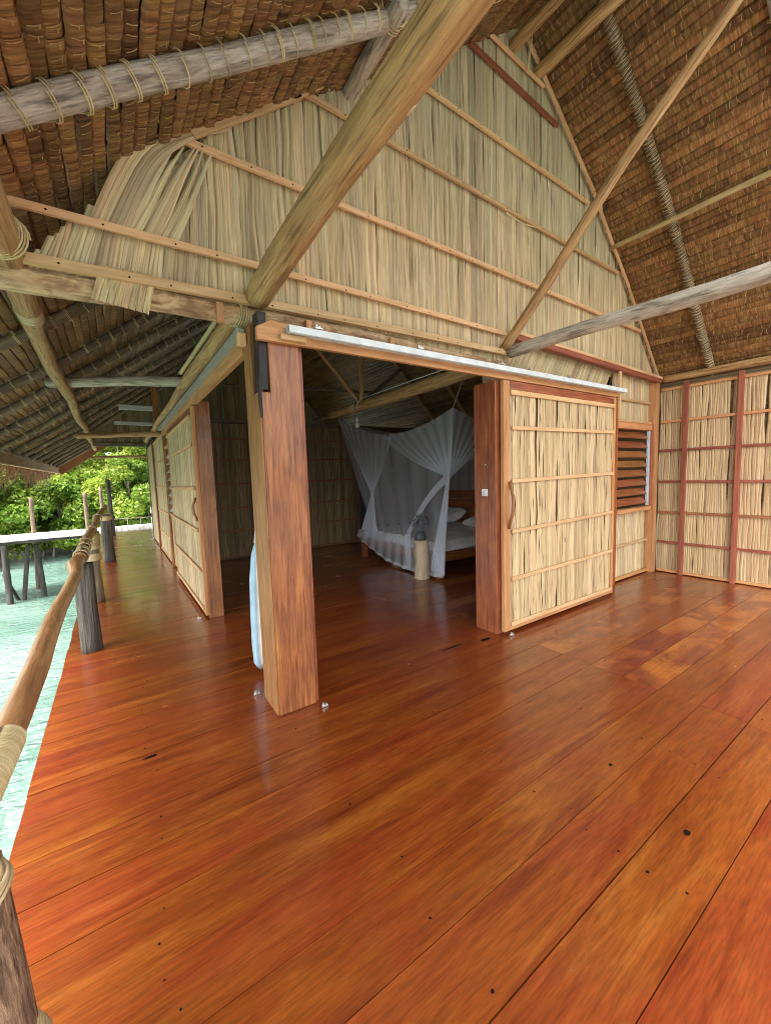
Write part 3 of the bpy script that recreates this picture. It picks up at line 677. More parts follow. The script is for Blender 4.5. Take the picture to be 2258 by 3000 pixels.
# louvre window
lw = thing('louvre_window', (6.1, 2.76, 1.0), 'wooden louvre window with eight tilted slats right of the sliding door', 'window')
part_box((5.587, 2.715, .97), (5.615, 2.80, 2.21), 'frame', 'orange', lw, .002)
part_box((6.60, 2.715, .97), (6.655, 2.80, 2.21), 'frame', 'redbatten', lw, .002)
part_box((5.616, 2.715, 2.13), (6.599, 2.80, 2.215), 'lintel', 'orange', lw, .002)
part_box((5.616, 2.70, .965), (6.599, 2.80, 1.02), 'sill', 'orange', lw, .002)
part_box((6.555, 2.735, 1.03), (6.598, 2.765, 2.12), 'louvre_track', 'glass', lw, .002)
for k in range(8):
    z = 2.055-k*.135
    mb = MB(); tl = [.62, .66, .7, .74, .8, .8, .9, .75][k]*.085
    y0, y1 = 2.735, 2.815
    mb.beam((5.62, 2.775, z), (6.55, 2.775, z), .11, .010, side=(0, -.55, -.8-.05*(k % 3)), rnd=.2+.6*((k*.37) % 1)); mb.build('slat', 'red', lw, bevel=.002)

# ------------------------------------------------------------------ right leaf wall along x = 6.75
rw = thing('leaf_wall', (6.8, 1.3, 0), 'long leaf wall along the right edge, gridded by red battens and studs', 'wall')
p = MB(); leaf_panel(p, (6.82, 0, 0), (0, 1, 0), (-1, 0, 0), -.3, 2.72, Z3(.03), lambda u: 2.74, wd=.030, wave=.006); p.build('leaf_cladding', 'leafwarm', rw)
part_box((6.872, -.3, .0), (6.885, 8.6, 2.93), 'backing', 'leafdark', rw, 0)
for z, mt in ((2.715, 'orange'), (2.25, 'orange'), (1.83, 'redbatten'), (1.37, 'redbatten'), (.915, 'redbatten'), (.465, 'redbatten'), (.03, 'orange')):
    part_box((6.785, -.3, z-.018), (6.808, 2.68, z+.018), 'batten', mt, rw, .002)
for yy_ in (2.36, 1.76, 1.15, .55, -.05): part_box((6.745, yy_-.028, 0), (6.784, yy_+.028, 2.79), 'stud', 'redbatten', rw, .003)

# ------------------------------------------------------------------ corner column, door frame
cc = thing('corner_column', (.94, 2.7, 0), 'massive square red hardwood column standing at the open corner of the room', 'column')
mb = MB(); pr = [(.81, 0), (.81, 2.15), (.868, 2.15), (.868, 2.50), (1.075, 2.50), (1.075, 0)]; n_ = len(pr)
v = [(x, 2.545, z) for x, z in pr]+[(x, 2.70, z) for x, z in pr]
f = [tuple(range(n_))[::-1], tuple(range(n_, 2*n_))]+[(i, (i+1) % n_, (i+1) % n_+n_, i+n_) for i in range(n_)]
mb.add(v, f, [(q[2], q[0], q[1]) for q in v], .62); mb.build('shaft', 'red', cc, bevel=.006)
part_box((.811, 2.702, 0), (1.074, 2.85, 2.62), 'back_shaft', 'log', cc, .004, rnd=.3)
part_box((.797, 2.56, 0), (.8095, 2.845, 2.15), 'side_board', 'olive', cc, .002, rnd=.2)  # thin facing; the left face's different lighting is put into its olive tone
part_box((.797, 2.69, 2.152), (.8095, 2.845, 2.60), 'side_board', 'olive', cc, .002, rnd=.2)
part_box((1.077, 2.575, 0), (1.105, 2.83, 2.50), 'side_board', 'red', cc, .003, rnd=.15)
mb = MB(); mb.beam((.838, 2.585, 2.64), (.838, 2.60, 2.165), .058, .075, side=(1, 0, 0)); mb.beam((.85, 2.665, 2.66), (.84, 2.665, 2.16), .05, .05, side=(1, 0, 0))
mb.build('charred_block', 'black', cc, bevel=.006)
mb = MB(); mb.tube([(.815, 2.57, 2.25), (.806, 2.557, 2.08), (.806, 2.55, 1.99)], [.022, .014, .007], n=8); mb.build('charred_wedge', 'black', cc)
dp = thing('door_post', (3.1, 2.7, 0), 'broad red hardwood post closing the right side of the door opening', 'post')
part_box((3.0, 2.56, 0), (3.20, 2.83, 2.45), 'shaft', 'red', dp, .005, rnd=.3)
sx_ = thing('light_switch', (2.99, 2.7, 1.42), 'small cream switch plate on the broad red door post', 'light switch')
part_box((2.985, 2.655, 1.365), (2.9985, 2.725, 1.435), 'plate', 'white', sx_, .003); part_box((2.978, 2.675, 1.382), (2.9845, 2.705, 1.418), 'rocker', 'glass', sx_, .002)
hk = thing('door_hook', (2.99, 2.66, 1.66), 'tiny bright metal hook on the broad door post above the switch', 'hook')
mb = MB(); mb.ring((2.988, 2.665, 1.66), (1, .3, 0), .014, .0035, turns=.8, pitch_=.01); mb.build('hook_wire', 'steel', hk)

hb = thing('door_header', (3, 2.5, 2.47), 'long sawn header board over the front door opening with a white sliding track', 'door header')
mb = MB()
# board with chamfered left end
pr = [(.79, 2.455), (.79, 2.53), (.88, 2.58), (.98, 2.575), (5.2, 2.575), (5.2, 2.455)]
v = [(x, 2.505, z) for x, z in pr]+[(x, 2.54, z) for x, z in pr]; n_ = len(pr)
f = [tuple(range(n_)), tuple(range(n_, 2*n_))[::-1]]+[(i, i+n_, (i+1) % n_+n_, (i+1) % n_) for i in range(n_)]
mb.add(v, f, [(q[0], q[1], q[2]) for q in v], .5); mb.build('board', 'orange', hb, bevel=.002)
mb = MB(); mb.box((.975, 2.445, 2.508), (5.25, 2.500, 2.512)); mb.box((.975, 2.445, 2.548), (5.25, 2.500, 2.552)); mb.box((.975, 2.4995, 2.508), (5.25, 2.5035, 2.552)); mb.box((.975, 2.443, 2.5085), (5.25, 2.447, 2.5515)); mb.box((.975, 2.440, 2.5005), (5.25, 2.445, 2.5080), mi=1)
mb.build('sliding_track', ['metal', 'greytrack'], hb)
part_box((.93, 2.475, 2.468), (1.10, 2.503, 2.5035), 'packing_block', 'batten', hb, .002)
for x in (1.15, 2.0, 2.95, 3.35, 4.0, 5.0):
    mb = MB(); mb.box((x, 2.44, 2.558), (x+.05, 2.49, 2.566)); mb.box((x+.01, 2.45, 2.566), (x+.018, 2.458, 2.585)); mb.box((x+.03, 2.45, 2.566), (x+.038, 2.458, 2.58)); mb.build('track_bracket', 'steel', hb)

def sliding_door(o, du, nrm, W, label, cat, handle_u, tone, rails, hs_=1.0):
    """frame, leaf infill and battens; local u from 0..W along du, facing nrm"""
    o, du, nrm = (np.array(q, float) for q in (o, du, nrm))
    t = thing('sliding_door', tuple(o), label, cat, 'leaf-clad sliding doors')
    def bx(u0, u1, z0, z1, d0, d1, name, mat, rnd=None, bev=.003):
        a = o+du*u0+nrm*d0; b = o+du*u1+nrm*d1; a[2] = z0; b[2] = z1
        return part_box(tuple(a), tuple(b), name, mat, t, bev, rnd)
    Ht = 2.445
    bx(0, .085, .03, Ht, -.04, 0, 'stile', 'orange', .35); bx(W-.05, W, .03, Ht, -.04, 0, 'stile', 'orange', .6)
    bx(.086, W-.051, Ht-.085, Ht-.001, -.04, 0, 'rail', 'red', .7); bx(.086, W-.051, .03, .07, -.04, -.002, 'rail', 'orange', .6)
    mb = MB(); leaf_panel(mb, o-nrm*.012, du, nrm, .10, W-.06, Z3(.07), lambda u: Ht-.09, wd=.028, wave=.011, depth=.010); mb.build('leaf_cladding', tone, t)
    bx(.10, W-.055, .065, Ht-.09, -.035, -.025, 'backing', 'leafdark')
    bx(.09, W-.045, Ht-.13, Ht-.085, .001, .018, 'batten', 'batten', .8); bx(.09, W-.045, .075, .115, .001, .018, 'batten', 'batten', .6)
    for k, (za, zb) in enumerate(rails):
        a = o+du*.10+nrm*.014; b = o+du*(W-.06)+nrm*.014; a[2] = za; b[2] = zb
        mb = MB(); mb.beam(a, b, .036, .016, side=(0, 0, 1)); mb.build('batten', 'batten', t, bevel=.002)
    # branch handle
    c = o+du*handle_u; mb = MB(); pts = []
    for s_, dd in ((1.50, .012), (1.44, .03), (1.37, .06), (1.28, .072), (1.19, .06), (1.12, .03), (1.05, .012)):
        q = c+nrm*dd*hs_+du*.012*math.sin(s_*9); q[2] = 1.28+(s_-1.28)*hs_; pts.append(q)
    mb.tube(pts, [.012, .014, .013, .014, .015, .014, .012], n=10, wob=.1); mb.build('handle', 'red', t, smooth=True)
    return t
sliding_door((3.045, 2.50, 0), (1, 0, 0), (0, -1, 0), 2.06, 'wide leaf-clad sliding door pushed open to the right of the front opening', 'sliding door', .06, 'leafwarm',
             [(2.01, 2.03), (1.505, 1.535), (1.02, 1.06), (.55, .58)])
sliding_door((.775, 4.96, 0), (0, 1, 0), (-1, 0, 0), 2.5, 'leaf-clad sliding door standing open along the left veranda walkway', 'sliding door', .10, 'leaf',
             [(2.02, 2.0), (1.52, 1.5), (1.03, 1.05), (.55, .57)], hs_=.6)

# floor guides and catches
for i, (x, y_, lab) in enumerate(((1.10, 2.47, 'bright metal floor guide at the foot of the corner column, right side'), (.76, 2.92, 'bright metal floor guide beside the left face of the corner column'),
                                  (3.10, 2.46, 'small metal floor guide under the front sliding door corner'), (.70, 4.98, 'metal floor guide under the left sliding door corner'))):
    g = thing('floor_guide', (x, y_, 0), lab, 'door guide', 'metal door guides on the floor')
    part_box((x-.022, y_-.012, .001), (x+.022, y_+.012, .014), 'plate', 'steel', g, .002)
    mb = MB(); mb.tube([(x-.008, y_, .014), (x-.008, y_, .032)], .009, n=10); mb.tube([(x+.014, y_, .014), (x+.014, y_, .024)], .006, n=8); mb.build('pin', 'steel', g)

# ------------------------------------------------------------------ left side wall along x = .82
lp = thing('door_post', (.88, 5.0, 0), 'dark red hardwood post beside the left sliding door', 'post')
part_box((.815, 4.93, 0), (.965, 5.08, 2.50), 'shaft', 'red', lp, .004, rnd=.1)
lh = thing('door_header', (.82, 4, 2.5), 'orange side header board over the left opening with a pale sliding track', 'door header')
part_box((.795, 2.87, 2.455), (.84, 8.4, 2.575), 'board', 'orange', lh, .003)
mb = MB(); mb.box((.745, 2.78, 2.555), (.792, 8.5, 2.595)); mb.build('sliding_track', 'greytrack', lh)
part_box((.735, 2.735, 2.475), (.79, 2.778, 2.555), 'packing_block', 'batten', lh, .003)
lwall = thing('leaf_wall', (.85, 9, 0), 'narrow far leaf wall along the left walkway beyond the sliding door', 'wall')
p = MB(); leaf_panel(p, (.85, 0, 0), (0, 1, 0), (-1, 0, 0), 8.62, 13.0, Z3(.05), lambda u: 2.55, wd=.05, wave=.008)
leaf_panel(p, (.85, 0, 0), (0, 1, 0), (-1, 0, 0), 7.3, 8.40, Z3(.05), lambda u: .98, wd=.045)
p.build('leaf_cladding', 'leaf', lwall)
part_box((.862, 7.3, 0), (.875, 13.0, 1.0), 'backing', 'leafdark', lwall, 0); part_box((.862, 8.6, 1.002), (.875, 13.0, 2.6), 'backing', 'leafdark', lwall, 0)
part_box((.80, 8.38, 0), (.90, 8.52, 2.85), 'post', 'red', lwall); part_box((.80, 10.9, 0), (.90, 11.02, 2.6), 'post', 'red', lwall); part_box((.82, 13.0, 0), (.95, 13.14, 2.75), 'post', 'darkrafter', lwall)
for z in (2.5, 2.05, 1.5, .98, .5, .05): part_box((.825, 8.53, z-.02), (.843, 10.88, z+.02), 'batten', 'batten', lwall, .002)
l2 = thing('louvre_window', (.85, 7.9, 1.0), 'narrow louvre window with glass blades beyond the left sliding door', 'window')
part_box((.81, 7.32, 1.0), (.87, 7.40, 2.25), 'frame', 'red', l2); part_box((.81, 8.30, 1.0), (.87, 8.375, 2.25), 'frame', 'red', l2)
part_box((.805, 7.41, .99), (.872, 8.29, 1.04), 'sill', 'orange', l2); part_box((.805, 7.41, 2.2), (.872, 8.29, 2.25), 'lintel', 'orange', l2)
for k in range(8):
    mb = MB(); mb.beam((.85, 7.41, 1.12+k*.14), (.85, 8.29, 1.12+k*.14), .12, .008, side=(.6, 0, .8)); mb.build('slat', 'glass', l2)
# gable end of leaf far beyond, under the roof
fg = thing('leaf_gable', (2, 13, 2.8), 'dim far leaf screen closing the roof space above the left walkway', 'gable wall')
p = MB(); leaf_panel(p, (0, 13.2, 0), (1, 0, 0), (0, -1, 0), -.35, 3.6, Z3(2.72), lambda u: onprof(LP, u)-.02, wd=.07)
leaf_panel(p, (0, 13.2, 0), (1, 0, 0), (0, -1, 0), 3.6, 6.9, Z3(2.72), lambda u: onprof(RP, u)-.02, wd=.07)
p.box((-.2, 13.215, 2.72), (6.9, 13.225, 3.3)); p.add([(-.2, 13.22, 3.25), (6.6, 13.22, 3.25), (RX, 13.22, RZ)], [(0, 1, 2)], [(0, 0, 0)]*3, .3)
p.build('leaf_cladding', 'leafdark', fg); part_box((-.38, 13.16, 2.62), (6.9, 13.23, 2.72), 'rail', 'darkrafter', fg)
for i, (a, b, lab) in enumerate((((.20, 9.9, 3.12), (.82, 9.94, 3.22), 'upper short pale board stub by the far end of the left wall'), ((.10, 10.3, 2.86), (.82, 10.34, 2.93), 'lower short pale board stub by the far end of the left wall'))):
    mb = MB(); mb.box(a, b, rnd=.6); tag(mb.build('board_stub', 'planks', bevel=.004), lab, 'board', 'pale board stubs')
mb = MB(); mb.box((.70, 8.6, 2.72), (.80, 8.66, 3.55), rnd=.5); tag(mb.build('post_stub', 'red', bevel=.004), 'reddish post stub rising above the left header log', 'post')

# ------------------------------------------------------------------ bedroom
bw = thing('leaf_wall', (2.8, 8.4, 0), 'shadowy back wall of the bedroom, leaf strips between thin battens', 'wall')
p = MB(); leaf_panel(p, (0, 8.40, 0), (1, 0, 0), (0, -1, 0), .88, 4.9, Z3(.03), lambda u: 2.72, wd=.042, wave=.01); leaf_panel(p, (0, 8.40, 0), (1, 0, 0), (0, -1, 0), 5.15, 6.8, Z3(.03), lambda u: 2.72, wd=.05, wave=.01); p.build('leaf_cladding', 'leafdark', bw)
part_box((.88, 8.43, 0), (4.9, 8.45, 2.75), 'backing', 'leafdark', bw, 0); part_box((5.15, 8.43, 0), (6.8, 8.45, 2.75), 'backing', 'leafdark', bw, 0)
part_box((.9, 8.355, 2.74), (6.8, 8.46, 2.80), 'top_rail', 'darkrafter', bw)
for z in (2.41, 2.0, 1.53, 1.04, .58, .05): part_box((.9, 8.362, z-.015), (4.9, 8.383, z+.015), 'batten', 'redbatten', bw, .002); part_box((5.15, 8.362, z-.015), (6.8, 8.383, z+.015), 'batten', 'redbatten', bw, .002)
dd = thing('inner_door', (5.02, 8.5, 0), 'dark narrow doorway leaf in the bedroom back wall behind the net', 'door')
part_box((4.905, 8.40, 0), (5.145, 8.44, 2.73), 'panel', 'darkdoor', dd)  # dark blue sheet standing in for the shade inside an open doorway
# interior timbers
tb = thing('roof_truss', (3.4, 5.6, 2.75), 'round pole truss over the bed with a king post and two struts', 'truss')
pole('tie_log', [(3.42, 2.86, 2.74), (3.41, 5.6, 2.73), (3.40, 6.75, 2.72)], [.085, .08, .06], 'log', tb, wob=.06)
pole('tie_log', [(3.40, 6.75, 2.72), (3.38, 8.36, 2.70)], .035, 'darkrafter', tb)
pole('king_post', [(3.40, 5.62, 2.80), (3.40, 5.58, 5.6)], .04, 'log', tb, wob=.04)
pole('strut', [(3.40, 5.70, 2.80), (2.3, 5.9, 4.1), (1.9, 5.95, 4.55)], .035, 'log', tb, wob=.04)
pole('strut', [(3.40, 5.55, 2.80), (4.3, 5.5, 3.5), (5.2, 5.45, 4.3)], .03, 'darkrafter', tb, wob=.04)
mb = MB(); mb.ring((3.405, 5.85, 2.73), (0, 1, 0), .078, .006, turns=14, pitch_=.013, n=18); mb.build('lashing', 'raffia', tb, smooth=True)
for k, (a, b) in enumerate((((1.4, 7.2, 3.2), (5.9, 7.2, 3.4)), ((1.2, 8.0, 2.9), (3.4, 8.0, 5.2)))):
    pole('cross_pole', [a, b], .028, 'darkrafter', tb)
lb_ = thing('hanging_bulb', (3.40, 5.66, 2.45), 'white bare bulb hanging on a pale cable from the truss log', 'light bulb')
mb = MB(); mb.tube([(3.36, 3.0, 2.83), (3.37, 4.2, 2.84), (3.40, 5.60, 2.84), (3.355, 5.66, 2.80), (3.33, 5.67, 2.70), (3.33, 5.67, 2.54)], .006, n=6, res=.05); mb.build('cable', 'white', lb_)
mb = MB(); mb.tube([(3.33, 5.67, 2.55), (3.33, 5.67, 2.47)], [.014, .02], n=12); mb.build('socket', 'white', lb_)
mb = MB(); mb.tube([(3.33, 5.67, 2.47), (3.33, 5.67, 2.45), (3.33, 5.67, 2.425), (3.33, 5.67, 2.395), (3.33, 5.67, 2.375)], [.018, .03, .036, .03, .004], n=14); mb.build('bulb', 'white', lb_, smooth=True)

bed = thing('bed', (5.1, 5.6, 0), 'low wooden double bed with rumpled white sheets under the mosquito net', 'bed')
X0, X1, YA, YB = 3.98, 6.22, 4.50, 6.80
for x in (X0, X1-.09):
    for y_ in (YA, YB-.09): part_box((x, y_, 0), (x+.09, y_+.09, .40 if x == X0 else 1.25), 'leg', 'red', bed, .004)
part_box((X0+.015, YA+.091, .24), (X0+.05, YB-.091, .38), 'side_rail', 'red', bed); part_box((X0+.091, YA+.015, .24), (X1-.091, YA+.05, .38), 'side_rail', 'red', bed); part_box((X0+.091, YB-.05, .24), (X1-.091, YB-.015, .38), 'side_rail', 'red', bed)
mb = MB()
for k in range(4): mb.box((X1-.07, YA+.092, .45+k*.2), (X1-.03, YB-.092, .635+k*.2))
mb.build('headboard', 'red', bed, bevel=.003)
def cloth(name, x0, x1, y0, y1, z, drop, mat, par, amp=.02, n=40):
    mb = MB(); xs = np.linspace(x0, x1, n); ys = np.linspace(y0, y1, n); G = np.zeros((n, n, 3))
    for i, x in enumerate(xs):
        for j, yv in enumerate(ys):
            e = min(x-x0, x1-x, yv-y0, y1-yv)
            zz = z-(drop if e < 1e-6 else drop*.45*math.exp(-(e/.05)**2))
            zz += amp*(math.sin(x*9+yv*5)*.4+math.sin(x*17-yv*11+2*math.sin(yv*6))*.35+math.sin(yv*23+x*4)*.3)+random.gauss(0, amp*.06)
            G[i, j] = (x+.01*math.sin(yv*19), yv+.01*math.sin(x*15), zz)
    mb.patches(G[None], np.array([.5])); return mb.build(name, mat, par, smooth=True)
part_box((X0+.03, YA+.03, .385), (X1-.1, YB-.03, .52), 'mattress', 'sheet', bed, .03)
cloth('bed_sheet', X0-.01, X1-.12, YA-.01, YB+.01, .56, .14, 'sheet', bed, amp=.016)
def pillow(c, a, b, h, rot, label):
    mb = MB(); n = 16; G = np.zeros((2, n, n, 3))
    for s_ in range(2):
        for i in range(n):
            for j in range(n):
                u, v = i/(n-1)*2-1, j/(n-1)*2-1
                hh = h*max(0, (1-u**4)*(1-v**4))**.5
                x = u*a*(1-.06*v*v); y_ = v*b*(1-.06*u*u); cs, sn = math.cos(rot), math.sin(rot)
                zz = hh*(1 if s_ == 0 else -.7)+.01*math.sin(u*5+v*7)
                xx, zz = x*cs-zz*sn, x*sn+zz*cs
                G[s_, i, j] = (c[0]+xx, c[1]+y_, c[2]+zz)
    mb.patches(G, np.array([.5, .5])); return tag(mb.build('pillow', 'sheet', smooth=True), label, 'pillow', 'white pillows on the bed')
pillow((5.82, 6.2, .72), .24, .36, .09, .45, 'white pillow propped on the headboard at the far side of the bed')
pillow((5.70, 5.2, .66), .24, .36, .09, .2, 'white pillow nearer the door at the head of the bed')
st = thing('log_stool', (3.83, 4.72, 0), 'pale peeled log section standing upright at the foot of the bed', 'log stool')
mb = MB(); mb.tube([(3.83, 4.72, 0), (3.83, 4.72, .3), (3.825, 4.72, .6)], [.118, .112, .108], n=24, wob=.05, res=.06); mb.build('log', 'stump', st, smooth=False)
fan = thing('table_fan', (3.83, 4.74, .6), 'small dark round desk fan standing on the pale log', 'fan')
mb = MB(); mb.tube([(3.83, 4.74, .60), (3.83, 4.74, .64), (3.83, 4.74, .72)], [.09, .085, .07], n=20); mb.build('base', 'lampdark', fan, smooth=True)
mb = MB(); 
for k in range(18):
    a = k*math.pi/9; c = np.array([3.83, 4.74, .86]); u1 = np.array([.83, -.55, 0]); 
    pts = [c+u1*math.cos(a)*r+np.array([0, 0, 1])*math.sin(a)*r+np.array([-.55, -.83, 0])*d_ for r, d_ in ((.02, .05), (.08, .045), (.13, .015), (.135, -.02), (.06, -.05))]
    mb.tube(pts, .003, n=4)
for r in (.06, .1, .134): mb.ring(c+np.array([-.55, -.83, 0])*(.045 if r < .11 else 0), (.55, .83, 0), r, .003, n=28)
mb.build('cage', 'lampdark', fan)
mb = MB()
for k in range(4):
    a = k*math.pi/2+.3; d1 = u1*math.cos(a)+np.array([0, 0, 1])*math.sin(a); d2 = -u1*math.sin(a)+np.array([0, 0, 1])*math.cos(a)
    q = np.array([c+d1*.02, c+d1*.11-d2*.04, c+d1*.12+d2*.03, c+d1*.03+d2*.02]); mb.add(list(q)+[x+np.array([.55, .83, 0])*.006 for x in q], [(0, 1, 2, 3), (7, 6, 5, 4), (0, 4, 5, 1), (1, 5, 6, 2), (2, 6, 7, 3), (3, 7, 4, 0)], [(0, 0, 0)]*8, .5)
mb.tube([c+np.array([-.55, -.83, 0])*.05, c+np.array([.55, .83, 0])*.09], [.03, .05], n=14); mb.build('blades', 'lampdark', fan)

# mosquito net
net = thing('mosquito_net', (5, 5.6, .3), 'sheer white mosquito net hung over the bed with tied-back corners', 'mosquito net')
A = np.array([4.02, 7.62, 2.83]); B = np.array([4.02, 4.18, 2.52]); C_ = np.array([6.15, 4.35, 2.55]); D = np.array([6.15, 7.0, 2.55])
def sheet(mb, p00, p10, p01, p11, n=26, m_=26, alpha=.2, sag=0.0, fold=0.0, nrm=(-1, 0, 0), nf=9, gather=None, belly=0.0):
    """bilinear cloth; p00-p10 top edge, p01-p11 bottom edge"""
    p00, p10, p01, p11 = (np.array(q, float) for q in (p00, p10, p01, p11)); G = np.zeros((n, m_, 3)); R_ = np.zeros((n, m_))
    ph = random.random()*6
    for i in range(n):
        t = i/(n-1)
        for j in range(m_):
            s_ = j/(m_-1); q = (p00*(1-s_)+p10*s_)*(1-t)+(p01*(1-s_)+p11*s_)*t
            q = q+np.array([0, 0, -1])*sag*4*s_*(1-s_)*(1-t)+np.array(nrm)*(fold*math.sin(s_*nf*6.28+ph+2*t)+belly*math.sin(t*3.14)*math.sin(s_*3.14))
            G[i, j] = q
            R_[i, j] = alpha*(1+.25*math.sin(s_*nf*6.28+ph+2*t+1))
    mb.patches(G[None], np.array([alpha])); mb.R[-1] = R_.ravel()
mb = MB()
sheet(mb, A, D, B, C_, alpha=.10)    # canopy
v = mb.V[-1].reshape(26, 26, 3)
for i in range(26):
    for j in range(26):
        s_, t = j/25, i/25; v[i, j, 2] -= .36*4*t*(1-t)*(1-.3*s_)*1.0+.18*4*s_*(1-s_)
mb.build('canopy', 'net', net, smooth=True)
def catmid(P, Q, t, sag): q = P*(1-t)+Q*t; q = q.copy(); q[2] -= sag*4*t*(1-t); return q
TL = np.array([4.02, 6.38, 1.27]); TR = np.array([4.02, 4.30, 1.55])
mb = MB()
# far-left curtain: top edge from A towards the middle, gathered at TL
def curtain(mb, P, Q, t0, t1, sag, tie, alpha=.16, spread=.05, n=24, m_=30, nf=8):
    G = np.zeros((n, m_, 3)); R_ = np.zeros((n, m_)); ph = random.random()*6
    for i in range(n):
        t = i/(n-1)
        for j in range(m_):
            s_ = j/(m_-1); top = catmid(P, Q, t0+(t1-t0)*s_, sag); e = tie+np.array([.0, (s_-.5)*spread*(1 if t1 > t0 else -1)*(Q-P)[1]/abs((Q-P)[1]), 0])
            w_ = t**1.0; q = top*(1-w_)+e*w_; q[2] -= .10*math.sin(t*3.14)*s_
            q[0] -= .02*math.sin(s_*nf*6.28+ph)*(.3+t)*.8
            G[i, j] = q; R_[i, j] = min(.7, alpha*(.55+1.6*t*t))*(1+.3*math.sin(s_*nf*6.28+ph+1))*(1.0 if 0.03 < s_ < .97 else 1.9)
    mb.patches(G[None], np.array([alpha])); mb.R[-1] = R_.ravel()
curtain(mb, A, B, 0, .56, .36, TL); mb.build('side_curtain', 'net', net, smooth=True)
mb = MB(); curtain(mb, B, A, 0, .56, .36, TR); mb.build('side_curtain', 'net', net, smooth=True)
mb = MB(); sheet(mb, A+[.08, -.1, -.02], B+[.08, .05, -.02], (4.06, 6.45, .5), (4.06, 4.45, .5), alpha=.09, sag=.34, fold=.01, nf=6); mb.build('side_panel', 'net', net, smooth=True)
# far side of the net (towards the back wall) and head side
mb = MB(); sheet(mb, A, D, (4.10, 6.62, .6), (6.15, 7.0, .6), alpha=.13, sag=.15, fold=.012); mb.build('rear_panel', 'net', net, smooth=True)
mb = MB(); sheet(mb, D, C_, (6.17, 7.0, .6), (6.17, 4.4, .6), alpha=.13, sag=.2, fold=.012, nrm=(-1, 0, 0)); mb.build('head_panel', 'net', net, smooth=True)
# near side, tied back at TR
mb = MB(); curtain(mb, B, C_, 0, .5, .2, TR+np.array([.05, 0, 0]), spread=.03) if False else None
G = np.zeros((24, 30, 3)); R_ = np.zeros((24, 30))
for i in range(24):
    t = i/23
    for j in range(30):
        s_ = j/29; top = catmid(B, C_, .5*s_, .3); q = top*(1-t)+(TR+np.array([.03+.04*s_, .02, 0]))*t; q[1] -= .02*math.sin(s_*40)*(t+.2); G[i, j] = q; R_[i, j] = min(.6, .16*(.6+1.6*t*t))*(1+.3*math.sin(s_*40+1))*(1.0 if s_ < .97 else 1.9)
mb = MB(); mb.patches(G[None], np.array([.2])); mb.R[-1] = R_.ravel(); mb.build('side_curtain', 'net', net, smooth=True)
# tails below the ties
def tail(mb, tie, b0, b1, alpha=.3, n=22, m_=26, nf=7, w0=.06, out=.05):
    G = np.zeros((n, m_, 3)); R_ = np.zeros((n, m_)); b0, b1 = np.array(b0, float), np.array(b1, float); ph = random.random()*6
    for i in range(n):
        t = i/(n-1)
        for j in range(m_):
            s_ = j/(m_-1); top = tie+(b1-b0)/np.linalg.norm(b1-b0)*(s_-.5)*w0; q = top*(1-t)+(b0*(1-s_)+b1*s_)*t
            q[0] += out*math.sin(s_*nf*6.28+ph)*(.25+.75*t)*.5; q[0] -= out*t*math.sin(t*3)*.4
            G[i, j] = q; R_[i, j] = alpha*(1.25-.55*t)*(1+.3*math.sin(s_*nf*6.28+ph+1))*(1 if i < n-2 else 1.8)
    mb.patches(G[None], np.array([alpha])); mb.R[-1] = R_.ravel()
mb = MB(); tail(mb, TL, (3.97, 6.84, .40), (3.97, 6.18, .48), alpha=.38); mb.build('tied_tail', 'net', net, smooth=True)
mb = MB(); tail(mb, TR, (3.93, 4.62, .12), (3.90, 4.28, .10), alpha=.40); mb.build('tied_tail', 'net', net, smooth=True)
# lower skirt sweeping along the foot of the bed
G = np.zeros((16, 50, 3)); R_ = np.zeros((16, 50))
for j in range(50):
    s_ = j/49; yv = 6.82-s_*(6.82-4.32); top = .56; bot = float(np.interp(s_, [0, .12, .4, .62, .8, 1], [.42, .30, .08, .03, .03, .06]))
    for i in range(16):
        t = i/15; G[i, j] = (3.955-.05*t+.015*math.sin(s_*60)*t, yv, top*(1-t)+bot*t); R_[i, j] = (.13+.05*math.sin(s_*60+1))*(1 if i < 14 else 1.9)
mb = MB(); mb.patches(G[None], np.array([.2])); mb.R[-1] = R_.ravel(); mb.build('skirt', 'net', net, smooth=True)
mb = MB()
# thicker crossing drape from the near tie up to the far top, and to the stool
G = np.zeros((30, 8, 3)); R_ = np.zeros((30, 8))
for i in range(30):
    t = i/29; a = TR*(1-t)+np.array([3.95, 5.20, .62])*t; a[2] += .10*math.sin(t*3.14)
    for j in range(8): G[i, j] = a+np.array([-.005*j, .0, .016*(j-4)*(1-.2*t)]); R_[i, j] = .32
mb.patches(G[None], np.array([.3])); mb.R[-1] = R_.ravel()
G2 = G.copy()
for i in range(30):
    t = i/29; a = np.array([3.95, 5.20, .62])*(1-t)+np.array([3.93, 5.10, .05])*t; a[1] += .05*math.sin(t*3)
    for j in range(8): G2[i, j] = a+np.array([-.005*j, .016*(j-4), 0])
R_[:] = .22; mb.patches(G2[None], np.array([.3])); mb.R[-1] = R_.ravel(); mb.build('drape', 'net', net, smooth=True)
mb = MB()
mb = MB()
for p0, p1 in ((B, (4.02, 4.02, 2.80)), (A, (4.0, 7.9, 3.05)), (C_, (6.3, 4.0, 2.9)), (D, (6.4, 7.4, 2.9))): q = MB(); q.tube([p0, (np.array(p0)+np.array(p1))/2+[0, 0, -.01], p1], .004, n=5); q.build('cord', 'white', net)
mb.ring((4.02, 4.0, 2.83), (1, 0, 0), .03, .004, turns=.7); mb.build('hook', 'steel', net)
for T_ in (TL, TR): mb = MB(); mb.ring(T_, (0, 0, 1), .035, .006, turns=2, pitch_=.01); mb.build('tie', 'white', net)
